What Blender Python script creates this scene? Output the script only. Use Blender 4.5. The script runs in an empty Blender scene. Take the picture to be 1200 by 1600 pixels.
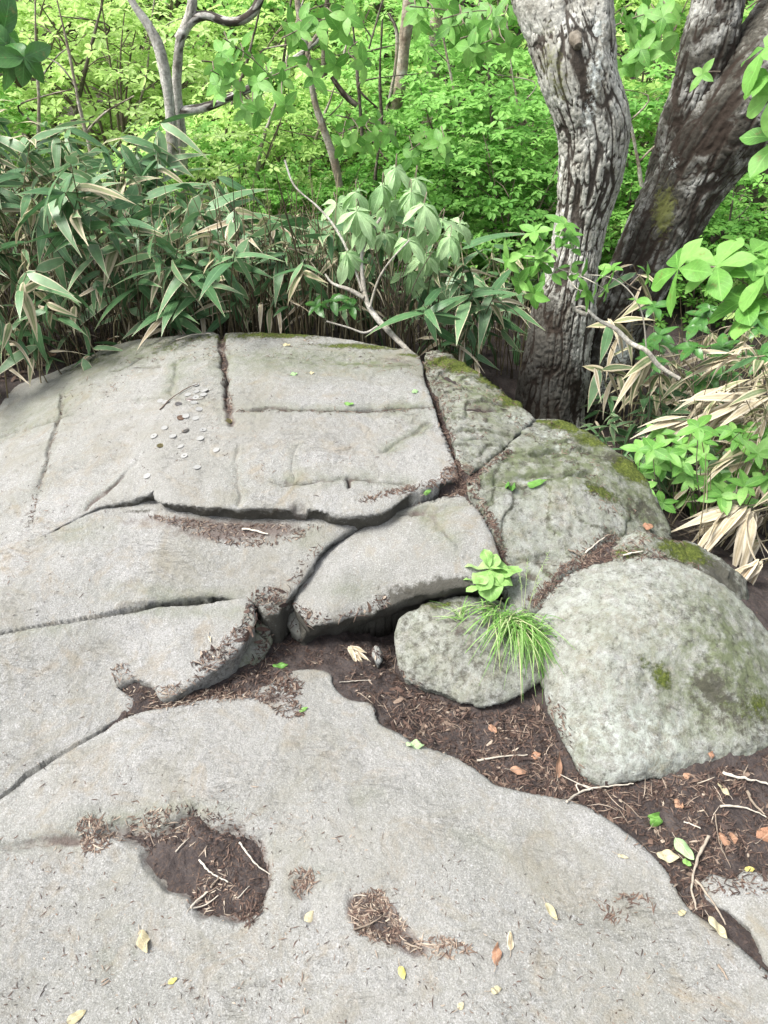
import bpy, math, random
import numpy as np
from mathutils import Vector, Matrix, Euler
sc = bpy.context.scene
col = sc.collection
R = math.radians
# ------------------------------------------------------------------ camera
CAM_Z, PITCH, FPX = 1.5, R(35), 1180.0
cd = bpy.data.cameras.new('camera'); cam = bpy.data.objects.new('camera', cd); col.objects.link(cam)
cam.location = (0, 0, CAM_Z); cam.rotation_euler = (math.pi/2 - PITCH, 0, 0)
cd.sensor_fit = 'VERTICAL'; cd.sensor_height = 36; cd.lens = 36*FPX/1600
cd.clip_start = 0.02; cd.clip_end = 500
sc.camera = cam
# ------------------------------------------------------------------ sky and sun
SUN_EL, SUN_AZ = R(58), R(-105)         # sun from the left, behind thin cloud
world = bpy.data.worlds.new('World'); sc.world = world; world.use_nodes = True
wn = world.node_tree; wn.nodes.clear()
wo = wn.nodes.new('ShaderNodeOutputWorld'); bg = wn.nodes.new('ShaderNodeBackground')
sky = wn.nodes.new('ShaderNodeTexSky'); sky.sky_type = 'NISHITA'; sky.sun_disc = False
sky.sun_elevation = SUN_EL; sky.sun_rotation = SUN_AZ; sky.air_density = 1.0; sky.dust_density = 4.0; sky.ozone_density = 1.0
hs = wn.nodes.new('ShaderNodeHueSaturation'); hs.inputs['Saturation'].default_value = 0.35
wn.links.new(sky.outputs[0], hs.inputs['Color']); wn.links.new(hs.outputs[0], bg.inputs[0])
bg.inputs[1].default_value = 0.15
wn.links.new(bg.outputs[0], wo.inputs[0])
sd = bpy.data.lights.new('sun', 'SUN'); sun = bpy.data.objects.new('sun', sd); col.objects.link(sun)
sd.energy = 2.7; sd.angle = R(20); sd.color = (1.0, 0.97, 0.91)
sun.rotation_euler = (math.pi/2 - SUN_EL, 0, -SUN_AZ + math.pi)
sc.view_settings.view_transform = 'Standard'; sc.view_settings.look = 'None'
sc.view_settings.exposure = 1.33; sc.view_settings.gamma = 1
sc.view_settings.use_curve_mapping = False
sc.cycles.max_bounces = 8
rng = np.random.default_rng(7); random.seed(7)
# ------------------------------------------------------------------ numeric helpers
CP, SP = math.cos(PITCH), math.sin(PITCH)
def rays(uv):
    uv = np.atleast_2d(np.asarray(uv, float))
    a = (uv[:, 0]-600)/FPX; b = (800-uv[:, 1])/FPX
    return np.stack([a, b*SP+CP, b*CP-SP], 1)
def on_z(u, v, z):
    d = rays([(u, v)])[0]; t = (z-CAM_Z)/d[2]
    return np.array([d[0]*t, d[1]*t, z])
def on_y(u, v, y):
    d = rays([(u, v)])[0]; t = y/d[1]
    return Vector((d[0]*t, y, CAM_Z+d[2]*t))
def pxm(y, z):                           # photo pixels per metre at a place
    return FPX/(y*CP+(CAM_Z-z)*SP)
def _h(ix, iy, iz, s):
    with np.errstate(over='ignore'):
        h = (ix.astype(np.uint32)*np.uint32(374761393)+iy.astype(np.uint32)*np.uint32(668265263)
             + iz.astype(np.uint32)*np.uint32(2147483647)+np.uint32(s*40503+977))
        h = (h ^ (h >> np.uint32(13)))*np.uint32(1274126177)
        h = h ^ (h >> np.uint32(16))
    return (h & np.uint32(0xffffff)).astype(float)/float(0xffffff)*2-1
def noise3(x, y, z, s=0):
    fx, fy, fz = np.floor(x), np.floor(y), np.floor(z)
    ix, iy, iz = fx.astype(np.int64), fy.astype(np.int64), fz.astype(np.int64)
    tx, ty, tz = x-fx, y-fy, z-fz
    tx = tx*tx*(3-2*tx); ty = ty*ty*(3-2*ty); tz = tz*tz*(3-2*tz)
    def L(dz):
        a = _h(ix, iy, iz+dz, s); b = _h(ix+1, iy, iz+dz, s); c = _h(ix, iy+1, iz+dz, s); d = _h(ix+1, iy+1, iz+dz, s)
        return (a*(1-tx)+b*tx)*(1-ty)+(c*(1-tx)+d*tx)*ty
    return L(0)*(1-tz)+L(1)*tz
def noise2(x, y, s=0):
    fx, fy = np.floor(x), np.floor(y)
    ix, iy = fx.astype(np.int64), fy.astype(np.int64)
    tx, ty = x-fx, y-fy
    tx = tx*tx*(3-2*tx); ty = ty*ty*(3-2*ty); z0 = np.zeros_like(ix)
    a = _h(ix, iy, z0, s); b = _h(ix+1, iy, z0, s); c = _h(ix, iy+1, z0, s); d = _h(ix+1, iy+1, z0, s)
    return (a*(1-tx)+b*tx)*(1-ty)+(c*(1-tx)+d*tx)*ty
def fbm2(x, y, f, o=4, s=0, g=0.5):
    r = np.zeros_like(x, float); a = 1.0
    for k in range(o):
        r += a*noise2(x*f+17.3*k, y*f-9.1*k, s+k*13); f *= 2.03; a *= g
    return r
def fbm3(x, y, z, f, o=3, s=0, g=0.5):
    r = np.zeros_like(x, float); a = 1.0
    for k in range(o):
        r += a*noise3(x*f+17.3*k, y*f-9.1*k, z*f+3.7*k, s+k*13); f *= 2.03; a *= g
    return r
def sstep(a, b, x):
    t = np.clip((x-a)/(b-a), 0, 1); return t*t*(3-2*t)
def catmull(P, n=8, closed=True):
    P = np.asarray(P, float); m = len(P); out = []
    rng_ = range(m) if closed else range(m-1)
    for i in rng_:
        if closed: p0, p1, p2, p3 = P[i-1], P[i], P[(i+1) % m], P[(i+2) % m]
        else: p0, p1, p2, p3 = P[max(i-1, 0)], P[i], P[i+1], P[min(i+2, m-1)]
        for k in range(n):
            t = k/n
            out.append(0.5*((2*p1)+(-p0+p2)*t+(2*p0-5*p1+4*p2-p3)*t*t+(-p0+3*p1-3*p2+p3)*t**3))
    if not closed: out.append(P[-1])
    return np.array(out)
def seg_dist(X, Y, P, closed=True):
    """distance to polyline, nearest point, arc parameter 0..1"""
    n = len(P); m = n if closed else n-1
    best = np.full(X.shape, 1e9); nx = np.zeros_like(X); ny = np.zeros_like(X); par = np.zeros_like(X)
    for i in range(m):
        a = P[i]; b = P[(i+1) % n]; d = b-a; L = d@d+1e-12
        t = np.clip(((X-a[0])*d[0]+(Y-a[1])*d[1])/L, 0, 1)
        qx = a[0]+d[0]*t; qy = a[1]+d[1]*t
        D = (X-qx)**2+(Y-qy)**2
        w = D < best
        best[w] = D[w]; nx[w] = qx[w]; ny[w] = qy[w]; par[w] = (i+t[w])/m
    return np.sqrt(best), nx, ny, par
def inside(X, Y, P):
    r = np.zeros(X.shape, bool); n = len(P); j = n-1
    for i in range(n):
        xi, yi = P[i]; xj, yj = P[j]
        c = ((yi > Y) != (yj > Y)) & (X < (xj-xi)*(Y-yi)/(yj-yi+1e-12)+xi)
        r ^= c; j = i
    return r
class TPS:
    def __init__(s, pts, lam=2e-3):
        pts = np.asarray(pts, float); s.p = pts[:, :2]; n = len(pts)
        K = s.phi(np.linalg.norm(s.p[:, None]-s.p[None], axis=2)) + lam*np.eye(n)
        Pm = np.hstack([np.ones((n, 1)), s.p]); A = np.zeros((n+3, n+3)); A[:n, :n] = K; A[:n, n:] = Pm; A[n:, :n] = Pm.T
        s.w = np.linalg.solve(A, np.concatenate([pts[:, 2], np.zeros(3)]))
    @staticmethod
    def phi(r): return np.where(r > 1e-9, r*r*np.log(np.maximum(r, 1e-9)), 0)
    def __call__(s, X, Y):
        n = len(s.p); Z = s.w[n]+s.w[n+1]*X+s.w[n+2]*Y
        for i in range(n):
            Z = Z+s.w[i]*s.phi(np.hypot(X-s.p[i, 0], Y-s.p[i, 1]))
        return Z
def ctrl_surf(ctrl, lam=2e-3): return TPS([on_z(*c) for c in ctrl], lam)
def project(uv, S):
    d = rays(uv); z = np.full(len(d), 0.1)
    for _ in range(40):
        t = (z-CAM_Z)/d[:, 2]; zz = S(d[:, 0]*t, d[:, 1]*t); z = z*0.5+np.clip(zz, -0.6, 1.0)*0.5
    t = (z-CAM_Z)/d[:, 2]
    return np.stack([d[:, 0]*t, d[:, 1]*t], 1)
# ------------------------------------------------------------------ object helpers
def mesh_np(name, V, F, smooth=True, attrs=None, uv=None, mat=None):
    me = bpy.data.meshes.new(name)
    V = np.asarray(V, np.float32); F = np.asarray(F, np.int32); k = F.shape[1]
    me.vertices.add(len(V)); me.vertices.foreach_set('co', V.ravel())
    me.loops.add(F.size); me.loops.foreach_set('vertex_index', F.ravel())
    me.polygons.add(len(F)); me.polygons.foreach_set('loop_start', np.arange(0, F.size, k, dtype=np.int32))
    me.polygons.foreach_set('loop_total', np.full(len(F), k, np.int32))
    me.polygons.foreach_set('use_smooth', np.full(len(F), smooth, bool))
    if uv is not None:
        l = me.uv_layers.new(name='UVMap'); l.data.foreach_set('uv', np.asarray(uv, np.float32)[F.ravel()].ravel())
    for n, a in (attrs or {}).items():
        at = me.attributes.new(n, 'FLOAT', 'POINT'); at.data.foreach_set('value', np.asarray(a, np.float32))
    me.update(calc_edges=True)
    if mat: me.materials.append(mat)
    return me
def link(name, me, parent=None, loc=None):
    o = bpy.data.objects.new(name, me); col.objects.link(o)
    if parent: o.parent = parent
    if loc is not None: o.location = loc
    return o
def tag(o, label=None, cat=None, group=None, kind=None):
    if label: o['label'] = label
    if cat: o['category'] = cat
    if group: o['group'] = group
    if kind: o['kind'] = kind
    return o
def thing(name, label, cat, loc=(0, 0, 0), group=None):
    o = bpy.data.objects.new(name, None); col.objects.link(o); o.location = loc; o.empty_display_size = 0.05
    return tag(o, label, cat, group)
def grid_faces(mask):
    """quads over a masked grid, and the vertex renumbering"""
    cell = mask[:-1, :-1] & mask[1:, :-1] & mask[:-1, 1:] & mask[1:, 1:]
    ny, nx = mask.shape; idx = np.arange(ny*nx).reshape(ny, nx)
    i, j = np.nonzero(cell)
    F = np.stack([idx[i, j], idx[i, j+1], idx[i+1, j+1], idx[i+1, j]], 1)
    used = np.zeros(ny*nx, bool); used[F.ravel()] = True
    ren = np.cumsum(used)-1
    return ren[F], used
# ------------------------------------------------------------------ materials
def mat_new(name):
    m = bpy.data.materials.new(name); m.use_nodes = True; nt = m.node_tree; nt.nodes.clear()
    return m, nt
def nd(nt, typ, **kw):
    n = nt.nodes.new(typ)
    for k, v in kw.items():
        if k in n.inputs.keys() if isinstance(k, str) else False: n.inputs[k].default_value = v
        else: setattr(n, k, v)
    return n
def ramp(nt, fac, stops, interp='LINEAR'):
    r = nt.nodes.new('ShaderNodeValToRGB'); r.color_ramp.interpolation = interp
    el = r.color_ramp.elements
    while len(el) < len(stops): el.new(0.5)
    for e, (p, c) in zip(el, stops):
        e.position = p; e.color = (*c, 1) if len(c) == 3 else c
    nt.links.new(fac, r.inputs[0]); return r.outputs[0]
def tnoise(nt, vec, scale, detail=4, rough=0.55, dist=0.0):
    n = nt.nodes.new('ShaderNodeTexNoise'); n.inputs['Scale'].default_value = scale
    n.inputs['Detail'].default_value = detail; n.inputs['Roughness'].default_value = rough; n.inputs['Distortion'].default_value = dist
    nt.links.new(vec, n.inputs['Vector']); return n.outputs['Fac']
def mixc(nt, fac, a, b, mode='MIX'):
    m = nt.nodes.new('ShaderNodeMix'); m.data_type = 'RGBA'; m.blend_type = mode; m.clamp_factor = True
    for s, v in ((m.inputs[0], fac), (m.inputs[6], a), (m.inputs[7], b)):
        if isinstance(v, (int, float)): s.default_value = v
        elif isinstance(v, tuple): s.default_value = (*v, 1)
        else: nt.links.new(v, s)
    return m.outputs[2]
def mth(nt, op, a, b=0.0, c=0.0, clamp=False):
    m = nt.nodes.new('ShaderNodeMath'); m.operation = op; m.use_clamp = clamp
    for s, v in zip(m.inputs, (a, b, c)):
        if isinstance(v, (int, float)): s.default_value = v
        else: nt.links.new(v, s)
    return m.outputs[0]
def attr(nt, name):
    a = nt.nodes.new('ShaderNodeAttribute'); a.attribute_name = name; return a.outputs['Fac']
def finish(nt, colr, rough=0.8, bump=None, bstr=0.5, bdist=0.01, transl=0.0, spec=0.3, tcol=None):
    out = nt.nodes.new('ShaderNodeOutputMaterial'); b = nt.nodes.new('ShaderNodeBsdfPrincipled')
    if isinstance(colr, tuple): b.inputs['Base Color'].default_value = (*colr, 1)
    else: nt.links.new(colr, b.inputs['Base Color'])
    if isinstance(rough, (int, float)): b.inputs['Roughness'].default_value = rough
    else: nt.links.new(rough, b.inputs['Roughness'])
    b.inputs['Specular IOR Level'].default_value = spec
    if bump is not None:
        bp = nt.nodes.new('ShaderNodeBump'); bp.inputs['Strength'].default_value = bstr; bp.inputs['Distance'].default_value = bdist
        nt.links.new(bump, bp.inputs['Height']); nt.links.new(bp.outputs[0], b.inputs['Normal'])
    if transl > 0:
        t = nt.nodes.new('ShaderNodeBsdfTranslucent'); ms = nt.nodes.new('ShaderNodeMixShader'); ms.inputs[0].default_value = transl
        src = tcol if tcol is not None else colr
        if isinstance(src, tuple): t.inputs[0].default_value = (*src, 1)
        else: nt.links.new(src, t.inputs[0])
        nt.links.new(b.outputs[0], ms.inputs[1]); nt.links.new(t.outputs[0], ms.inputs[2]); nt.links.new(ms.outputs[0], out.inputs[0])
    else: nt.links.new(b.outputs[0], out.inputs[0])
def tcoord(nt): return nt.nodes.new('ShaderNodeTexCoord').outputs['Object']

def make_rock_mat():
    m, nt = mat_new('weathered_rock'); tc = tcoord(nt)
    big = tnoise(nt, tc, 2.3, 5, 0.6, 0.4); mid = tnoise(nt, tc, 17, 5, 0.65, 0.3); fine = tnoise(nt, tc, 190, 3, 0.7); vfine = tnoise(nt, tc, 520, 2, 0.6)
    c = ramp(nt, big, [(0.3, (0.165, 0.166, 0.150)), (0.5, (0.230, 0.229, 0.220)), (0.72, (0.282, 0.279, 0.277))])
    c = mixc(nt, ramp(nt, mid, [(0.35, (0, 0, 0)), (0.7, (1, 1, 1))]), mixc(nt, 0.45, c, (0.18, 0.18, 0.165)), c)
    # mineral grains
    c = mixc(nt, ramp(nt, fine, [(0.32, (0.6, 0.6, 0.6)), (0.46, (0, 0, 0))]), c, (0.12, 0.115, 0.10))
    c = mixc(nt, ramp(nt, vfine, [(0.58, (0, 0, 0)), (0.68, (0.35, 0.35, 0.35))]), c, (0.46, 0.46, 0.46))
    c = mixc(nt, ramp(nt, vfine, [(0.30, (0.6, 0.6, 0.6)), (0.42, (0, 0, 0))]), c, (0.12, 0.118, 0.11))
    m2 = tnoise(nt, tc, 75, 6, 0.8, 0.6)
    c = mixc(nt, ramp(nt, m2, [(0.30, (0.8, 0.8, 0.8)), (0.45, (0, 0, 0))]), c, (0.15, 0.147, 0.135))
    c = mixc(nt, ramp(nt, m2, [(0.55, (0, 0, 0)), (0.70, (0.7, 0.7, 0.7))]), c, (0.34, 0.34, 0.345))
    gr = tnoise(nt, tc, 300, 2, 0.5)
    c = mixc(nt, ramp(nt, gr, [(0.30, (0.75, 0.75, 0.75)), (0.44, (0, 0, 0))]), c, (0.13, 0.13, 0.12))
    c = mixc(nt, ramp(nt, gr, [(0.56, (0, 0, 0)), (0.68, (0.42, 0.42, 0.42))]), c, (0.42, 0.415, 0.41))
    # yellow brown stains
    st = tnoise(nt, tc, 9, 6, 0.7, 1.2)
    c = mixc(nt, ramp(nt, st, [(0.52, (0, 0, 0)), (0.72, (0.65, 0.65, 0.65))]), c, (0.20, 0.165, 0.115))
    st2 = tnoise(nt, tc, 3.7, 7, 0.75, 0.8)
    c = mixc(nt, ramp(nt, st2, [(0.50, (0, 0, 0)), (0.66, (0.6, 0.6, 0.6))]), c, (0.168, 0.160, 0.128))
    mp = nt.nodes.new('ShaderNodeMapping'); mp.inputs['Scale'].default_value = (1, 3.6, 3.6); mp.inputs['Rotation'].default_value = (0, 0, .25); nt.links.new(tc, mp.inputs[0])
    hl = mth(nt, 'ABSOLUTE', mth(nt, 'SUBTRACT', tnoise(nt, mp.outputs[0], 11, 5, .7, .8), .5)); gate = tnoise(nt, tc, 6, 3, .6)
    hf = mth(nt, 'MULTIPLY', ramp(nt, hl, [(0, (1, 1, 1)), (.012, (0, 0, 0))]), ramp(nt, gate, [(.48, (0, 0, 0)), (.64, (.32, .32, .32))]))
    c = mixc(nt, hf, c, (0.085, 0.08, 0.06))
    m3 = tnoise(nt, mp.outputs[0], 30, 5, .75, .5)
    c = mixc(nt, ramp(nt, m3, [(.28, (.4, .4, .4)), (.42, (0, 0, 0))]), c, (0.15, 0.15, 0.13))
    bnd = tnoise(nt, tc, 1.3, 3, 0.5, 1.0)
    c = mixc(nt, ramp(nt, bnd, [(0.46, (0, 0, 0)), (0.62, (0.38, 0.38, 0.38))]), c, (0.19, 0.185, 0.165))
    # pale crust lichen
    li = tnoise(nt, tc, 38, 6, 0.75, 0.5)
    lf = mth(nt, 'MULTIPLY', attr(nt, 'lichen'), ramp(nt, li, [(0.45, (0, 0, 0)), (0.58, (1, 1, 1))]))
    c = mixc(nt, lf, c, (0.37, 0.395, 0.375))
    # algae (green grey) and black crust, with painted shade on undercut walls
    al = mth(nt, 'MULTIPLY', attr(nt, 'algae'), ramp(nt, tnoise(nt, tc, 26, 6, 0.7), [(0.3, (0.1, 0.1, 0.1)), (0.6, (1, 1, 1))]))
    c = mixc(nt, mth(nt, 'MULTIPLY', al, 0.8), c, (0.105, 0.12, 0.07))
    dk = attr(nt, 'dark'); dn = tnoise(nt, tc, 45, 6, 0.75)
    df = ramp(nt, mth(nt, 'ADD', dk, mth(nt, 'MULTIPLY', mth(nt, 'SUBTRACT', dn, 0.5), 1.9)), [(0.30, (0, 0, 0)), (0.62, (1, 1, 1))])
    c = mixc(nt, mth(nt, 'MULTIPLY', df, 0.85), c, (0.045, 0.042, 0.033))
    so = attr(nt, 'soil')
    sf = ramp(nt, mth(nt, 'ADD', so, mth(nt, 'MULTIPLY', mth(nt, 'SUBTRACT', dn, 0.5), 1.3)), [(0.3, (0, 0, 0)), (0.75, (1, 1, 1))])
    c = mixc(nt, mth(nt, 'MULTIPLY', sf, 0.9), c, (0.10, 0.08, 0.072))
    mo = attr(nt, 'moss'); mn = tnoise(nt, tc, 60, 5, 0.75)
    mf = ramp(nt, mth(nt, 'ADD', mo, mth(nt, 'MULTIPLY', mth(nt, 'SUBTRACT', mn, 0.5), 1.6)), [(0.36, (0, 0, 0)), (0.72, (1, 1, 1))])
    mc = ramp(nt, tnoise(nt, tc, 140, 3, 0.7), [(0.3, (0.030, 0.040, 0.010)), (0.55, (0.075, 0.095, 0.020)), (0.75, (0.15, 0.155, 0.04))])
    c = mixc(nt, mf, c, mc)
    h = mth(nt, 'ADD', mth(nt, 'MULTIPLY', fine, 0.5), mth(nt, 'ADD', mth(nt, 'MULTIPLY', vfine, 0.22), mth(nt, 'ADD', mth(nt, 'MULTIPLY', mid, 0.5), mth(nt, 'MULTIPLY', m2, 0.6))))
    h = mth(nt, 'SUBTRACT', h, mth(nt, 'MULTIPLY', hf, .5))
    h = mth(nt, 'ADD', h, mth(nt, 'MULTIPLY', mf, mth(nt, 'MULTIPLY', mn, 1.2)))
    finish(nt, c, 0.9, h, 0.85, 0.007, spec=0.15)
    return m
def make_soil_mat():
    m, nt = mat_new('dark_soil'); tc = tcoord(nt)
    a = tnoise(nt, tc, 14, 6, 0.7, 0.5); b = tnoise(nt, tc, 130, 4, 0.75)
    c = ramp(nt, a, [(0.3, (0.026, 0.020, 0.019)), (0.5, (0.050, 0.040, 0.038)), (0.72, (0.085, 0.072, 0.068))])
    c = mixc(nt, ramp(nt, b, [(0.52, (0, 0, 0)), (0.68, (1, 1, 1))]), c, (0.10, 0.068, 0.050))
    c = mixc(nt, ramp(nt, b, [(0.25, (1, 1, 1)), (0.42, (0, 0, 0))]), c, (0.02, 0.014, 0.012))
    h = mth(nt, 'ADD', b, mth(nt, 'MULTIPLY', a, 0.6))
    finish(nt, c, 0.85, h, 0.9, 0.012, spec=0.25)
    return m
def make_tint_mat(name, stops, rough=0.8, transl=0.0, spec=0.2):
    m, nt = mat_new(name); tc = tcoord(nt)
    c = ramp(nt, attr(nt, 'tint'), stops)
    n = tnoise(nt, tc, 90, 3, 0.6)
    c = mixc(nt, 0.5, c, mixc(nt, 1.0, c, ramp(nt, n, [(0.3, (0.55, 0.55, 0.55)), (0.7, (1.3, 1.3, 1.3))]), 'MULTIPLY'))
    finish(nt, c, rough, transl=transl, spec=spec); return m
ROCK = make_rock_mat(); SOIL = make_soil_mat()
# ------------------------------------------------------------------ rocks
def rock(name, label, poly, ctrl, cell=0.005, W=0.05, Rv=0.03, tm=0.45, depth=0.14, under=0.02, wob=0.006,
         rough=0.004, big=0.006, bigf=5, grooves=(), pits=(), blobs=(), edge_dark=0.0, lichen=0.0, algae=0.0,
         smooth_n=6, lam=2e-3, seed=0, group=None, edge_moss=0.0, cat='rock', wall_rough=0.008, seals=(), grow=0.0, base_dark=0.0, wp=None, strata=None):
    S = ctrl_surf(ctrl, lam)
    P = project(catmull(poly, smooth_n) if smooth_n > 1 else np.array(poly, float), S)
    lo = P.min(0)-0.03; hi = P.max(0)+0.03
    xs = np.arange(lo[0], hi[0], cell); ys = np.arange(lo[1], hi[1], cell)
    X, Y = np.meshgrid(xs, ys)
    d, nx, ny, par = seg_dist(X, Y, P)
    ins = inside(X, Y, P)
    ox = np.where(ins, nx-X, X-nx); oy = np.where(ins, ny-Y, Y-ny)
    sdv = np.where(ins, d, -d)+grow; ins = sdv > 0; mask = sdv > -cell*1.6
    L = np.maximum(np.hypot(ox, oy), 1e-6); ox /= L; oy /= L
    nx = nx+ox*grow; ny = ny+oy*grow; ds = np.maximum(sdv, 0)
    nz = fbm2(nx, ny, 9, 3, seed+5)*wob*1.3+0
    fade = np.clip(1-ds/(W*2.2), 0, 1)
    WP = W*1.9 if wp is None else wp; tb = .70
    t = np.clip(ds/WP, 0, 1); tm = tm*tb
    phi = np.clip((tb-t)/(tb-tm), 0, 1)*math.pi/2
    s = np.clip((tm-t)/tm, 0, 1)
    dd = np.where(t >= tb, W+(WP-W)*(t-tb)/(1-tb), np.where(t >= tm, W*(1-np.sin(phi)), under*s))
    drop = np.where(t >= tm, Rv*(1-np.cos(phi)), Rv+(depth-Rv)*s)
    dd = np.where(t >= 1, ds, dd); drop = np.where(ins, drop, depth)
    dd0 = dd
    for (u, v, r, q) in seals:      # places where the crack closes up
        cc = project([(u, v)], S)[0]; k = np.clip(1-q*np.exp(-((X-cc[0])**2+(Y-cc[1])**2)/r**2), 0, 1); drop = drop*k*k; dd = ds+(dd-ds)*k; fade = fade*(.3+.7*k)
    drop = np.where(ins & (t > .13), drop, depth)
    nz = nz+fbm3(nx, ny, drop, 18, 2, seed+6)*wob*(0.75 if W < .022 else .3)
    px = np.where(ins, X+ox*(ds-dd), nx-ox*under); py = np.where(ins, Y+oy*(ds-dd), ny-oy*under)
    px = px-ox*nz*fade; py = py-oy*nz*fade
    Z = S(px, py)
    wx = px+fbm2(px, py, 14, 3, seed+30)*0.008; wy = py+fbm2(px, py, 14, 3, seed+31)*0.008
    G = np.zeros_like(Z); soil = np.zeros_like(Z); moss = np.zeros_like(Z); dark = np.full_like(Z, base_dark); lich = np.full_like(Z, lichen); alg = np.full_like(Z, algae)
    for g in grooves:
        gp = project(catmull(g['p'], 6, False), S)
        D, _, _, pr = seg_dist(wx, wy, gp, False)
        dep = g.get('d', 0.01)*(1+0.6*fbm2(px, py, 12, 2, seed+50)); w = g.get('w', 0.010)
        w = w*(1+.45*fbm2(px, py, 22, 2, seed+52)); tp = g.get('taper', (0.16, 0.16)); tp0 = sstep(0, max(tp[0], 1e-3), pr)*sstep(0, max(tp[1], 1e-3), 1-pr)
        k = np.exp(-(D/(w*.72))**2)*0.85+np.exp(-(D/(w*2.4))**2)*0.15
        G -= dep*k*tp0
        soil += g.get('soil', 0.35)*np.exp(-(D/(w*1.3))**2)*tp0
        alg += g.get('alg', 0.25)*np.exp(-(D/(w*3.5))**2)*tp0
    for q in pits:
        qp = project(catmull(q['p'], 6), S)
        D, _, _, _ = seg_dist(wx, wy, qp); I = inside(wx, wy, qp); sd_ = np.where(I, D, -D)
        a = q['d']*sstep(-q.get('w', 0.004), q.get('w', 0.004)*1.5, sd_)
        if 'ledge' in q:
            lp = project(catmull(q['ledge'], 6, False), S); LD, _, _, _ = seg_dist(wx, wy, lp, False)
            a *= np.exp(-(LD/q['fall'])**2)
        G -= a; soil += q.get('soil', 0.0)*sstep(-0.012, 0.01, sd_)
    for (kind, u, v, r, st) in blobs:
        c = project([(u, v)], S)[0]; rr = r if isinstance(r, tuple) else (r, r)
        q = np.exp(-(((px-c[0])/rr[0])**2+((py-c[1])/rr[1])**2))*st
        {'moss': moss, 'dark': dark, 'soil': soil, 'lichen': lich, 'algae': alg}[kind][...] += q
    Z = Z-drop+G
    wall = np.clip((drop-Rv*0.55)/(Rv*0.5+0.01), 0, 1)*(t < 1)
    dark += wall*edge_dark  # undercut walls: black stain and shade both painted in
    moss += edge_moss*fade*(1+fbm2(px, py, 6, 3, seed+77))
    # displace along the true normal so that walls are rough too
    ax, ay, az = np.gradient(px, axis=1), np.gradient(py, axis=1), np.gradient(Z, axis=1)
    bx, by, bz = np.gradient(px, axis=0), np.gradient(py, axis=0), np.gradient(Z, axis=0)
    N = np.stack([ay*bz-az*by, az*bx-ax*bz, ax*by-ay*bx], -1); N /= np.maximum(np.linalg.norm(N, axis=-1, keepdims=True), 1e-9)
    N = np.where(N[..., 2:3] < 0, -N, N)
    disp = big*fbm2(px, py, bigf, 3, seed+1)+rough*0.38*fbm3(px, py, Z, 26, 3, seed+2)+rough*0.32*fbm3(px, py, Z, 95, 2, seed+3)*(1-.75*wall)
    if strata:
        sv = py*strata[1]+px*strata[1]*strata[2]+1.7*fbm2(px, py, 3.0, 4, seed+60); sw = sv-np.floor(sv)
        disp = disp+strata[0]*(np.where(sw < .12, sw/.12, (1-sw)/.88)-.5)*(.6+.6*fbm2(px, py, 4, 2, seed+61))
        G = G+0; dkl = np.exp(-(sw/.10)**2)*.35
    chip = np.maximum(0, fbm2(px, py, 30, 3, seed+9)-0.55)*rough*2.2
    disp = disp-chip*.25+wall*wall_rough*fbm3(px, py, Z, 22, 3, seed+4)
    V = np.stack([px, py, Z], -1)+N*disp[..., None]
    F, used = grid_faces(mask)
    if strata: alg += dkl*1.5; dark += dkl*.6
    alg += fade*np.exp(-ds/.02)*.35
    f = lambda a: np.clip(a, 0, 1.5).ravel()[used]
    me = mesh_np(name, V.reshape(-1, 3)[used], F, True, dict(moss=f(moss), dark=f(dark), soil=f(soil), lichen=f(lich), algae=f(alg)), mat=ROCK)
    o = link(name, me); tag(o, label, cat, group)
    return o, S

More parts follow.
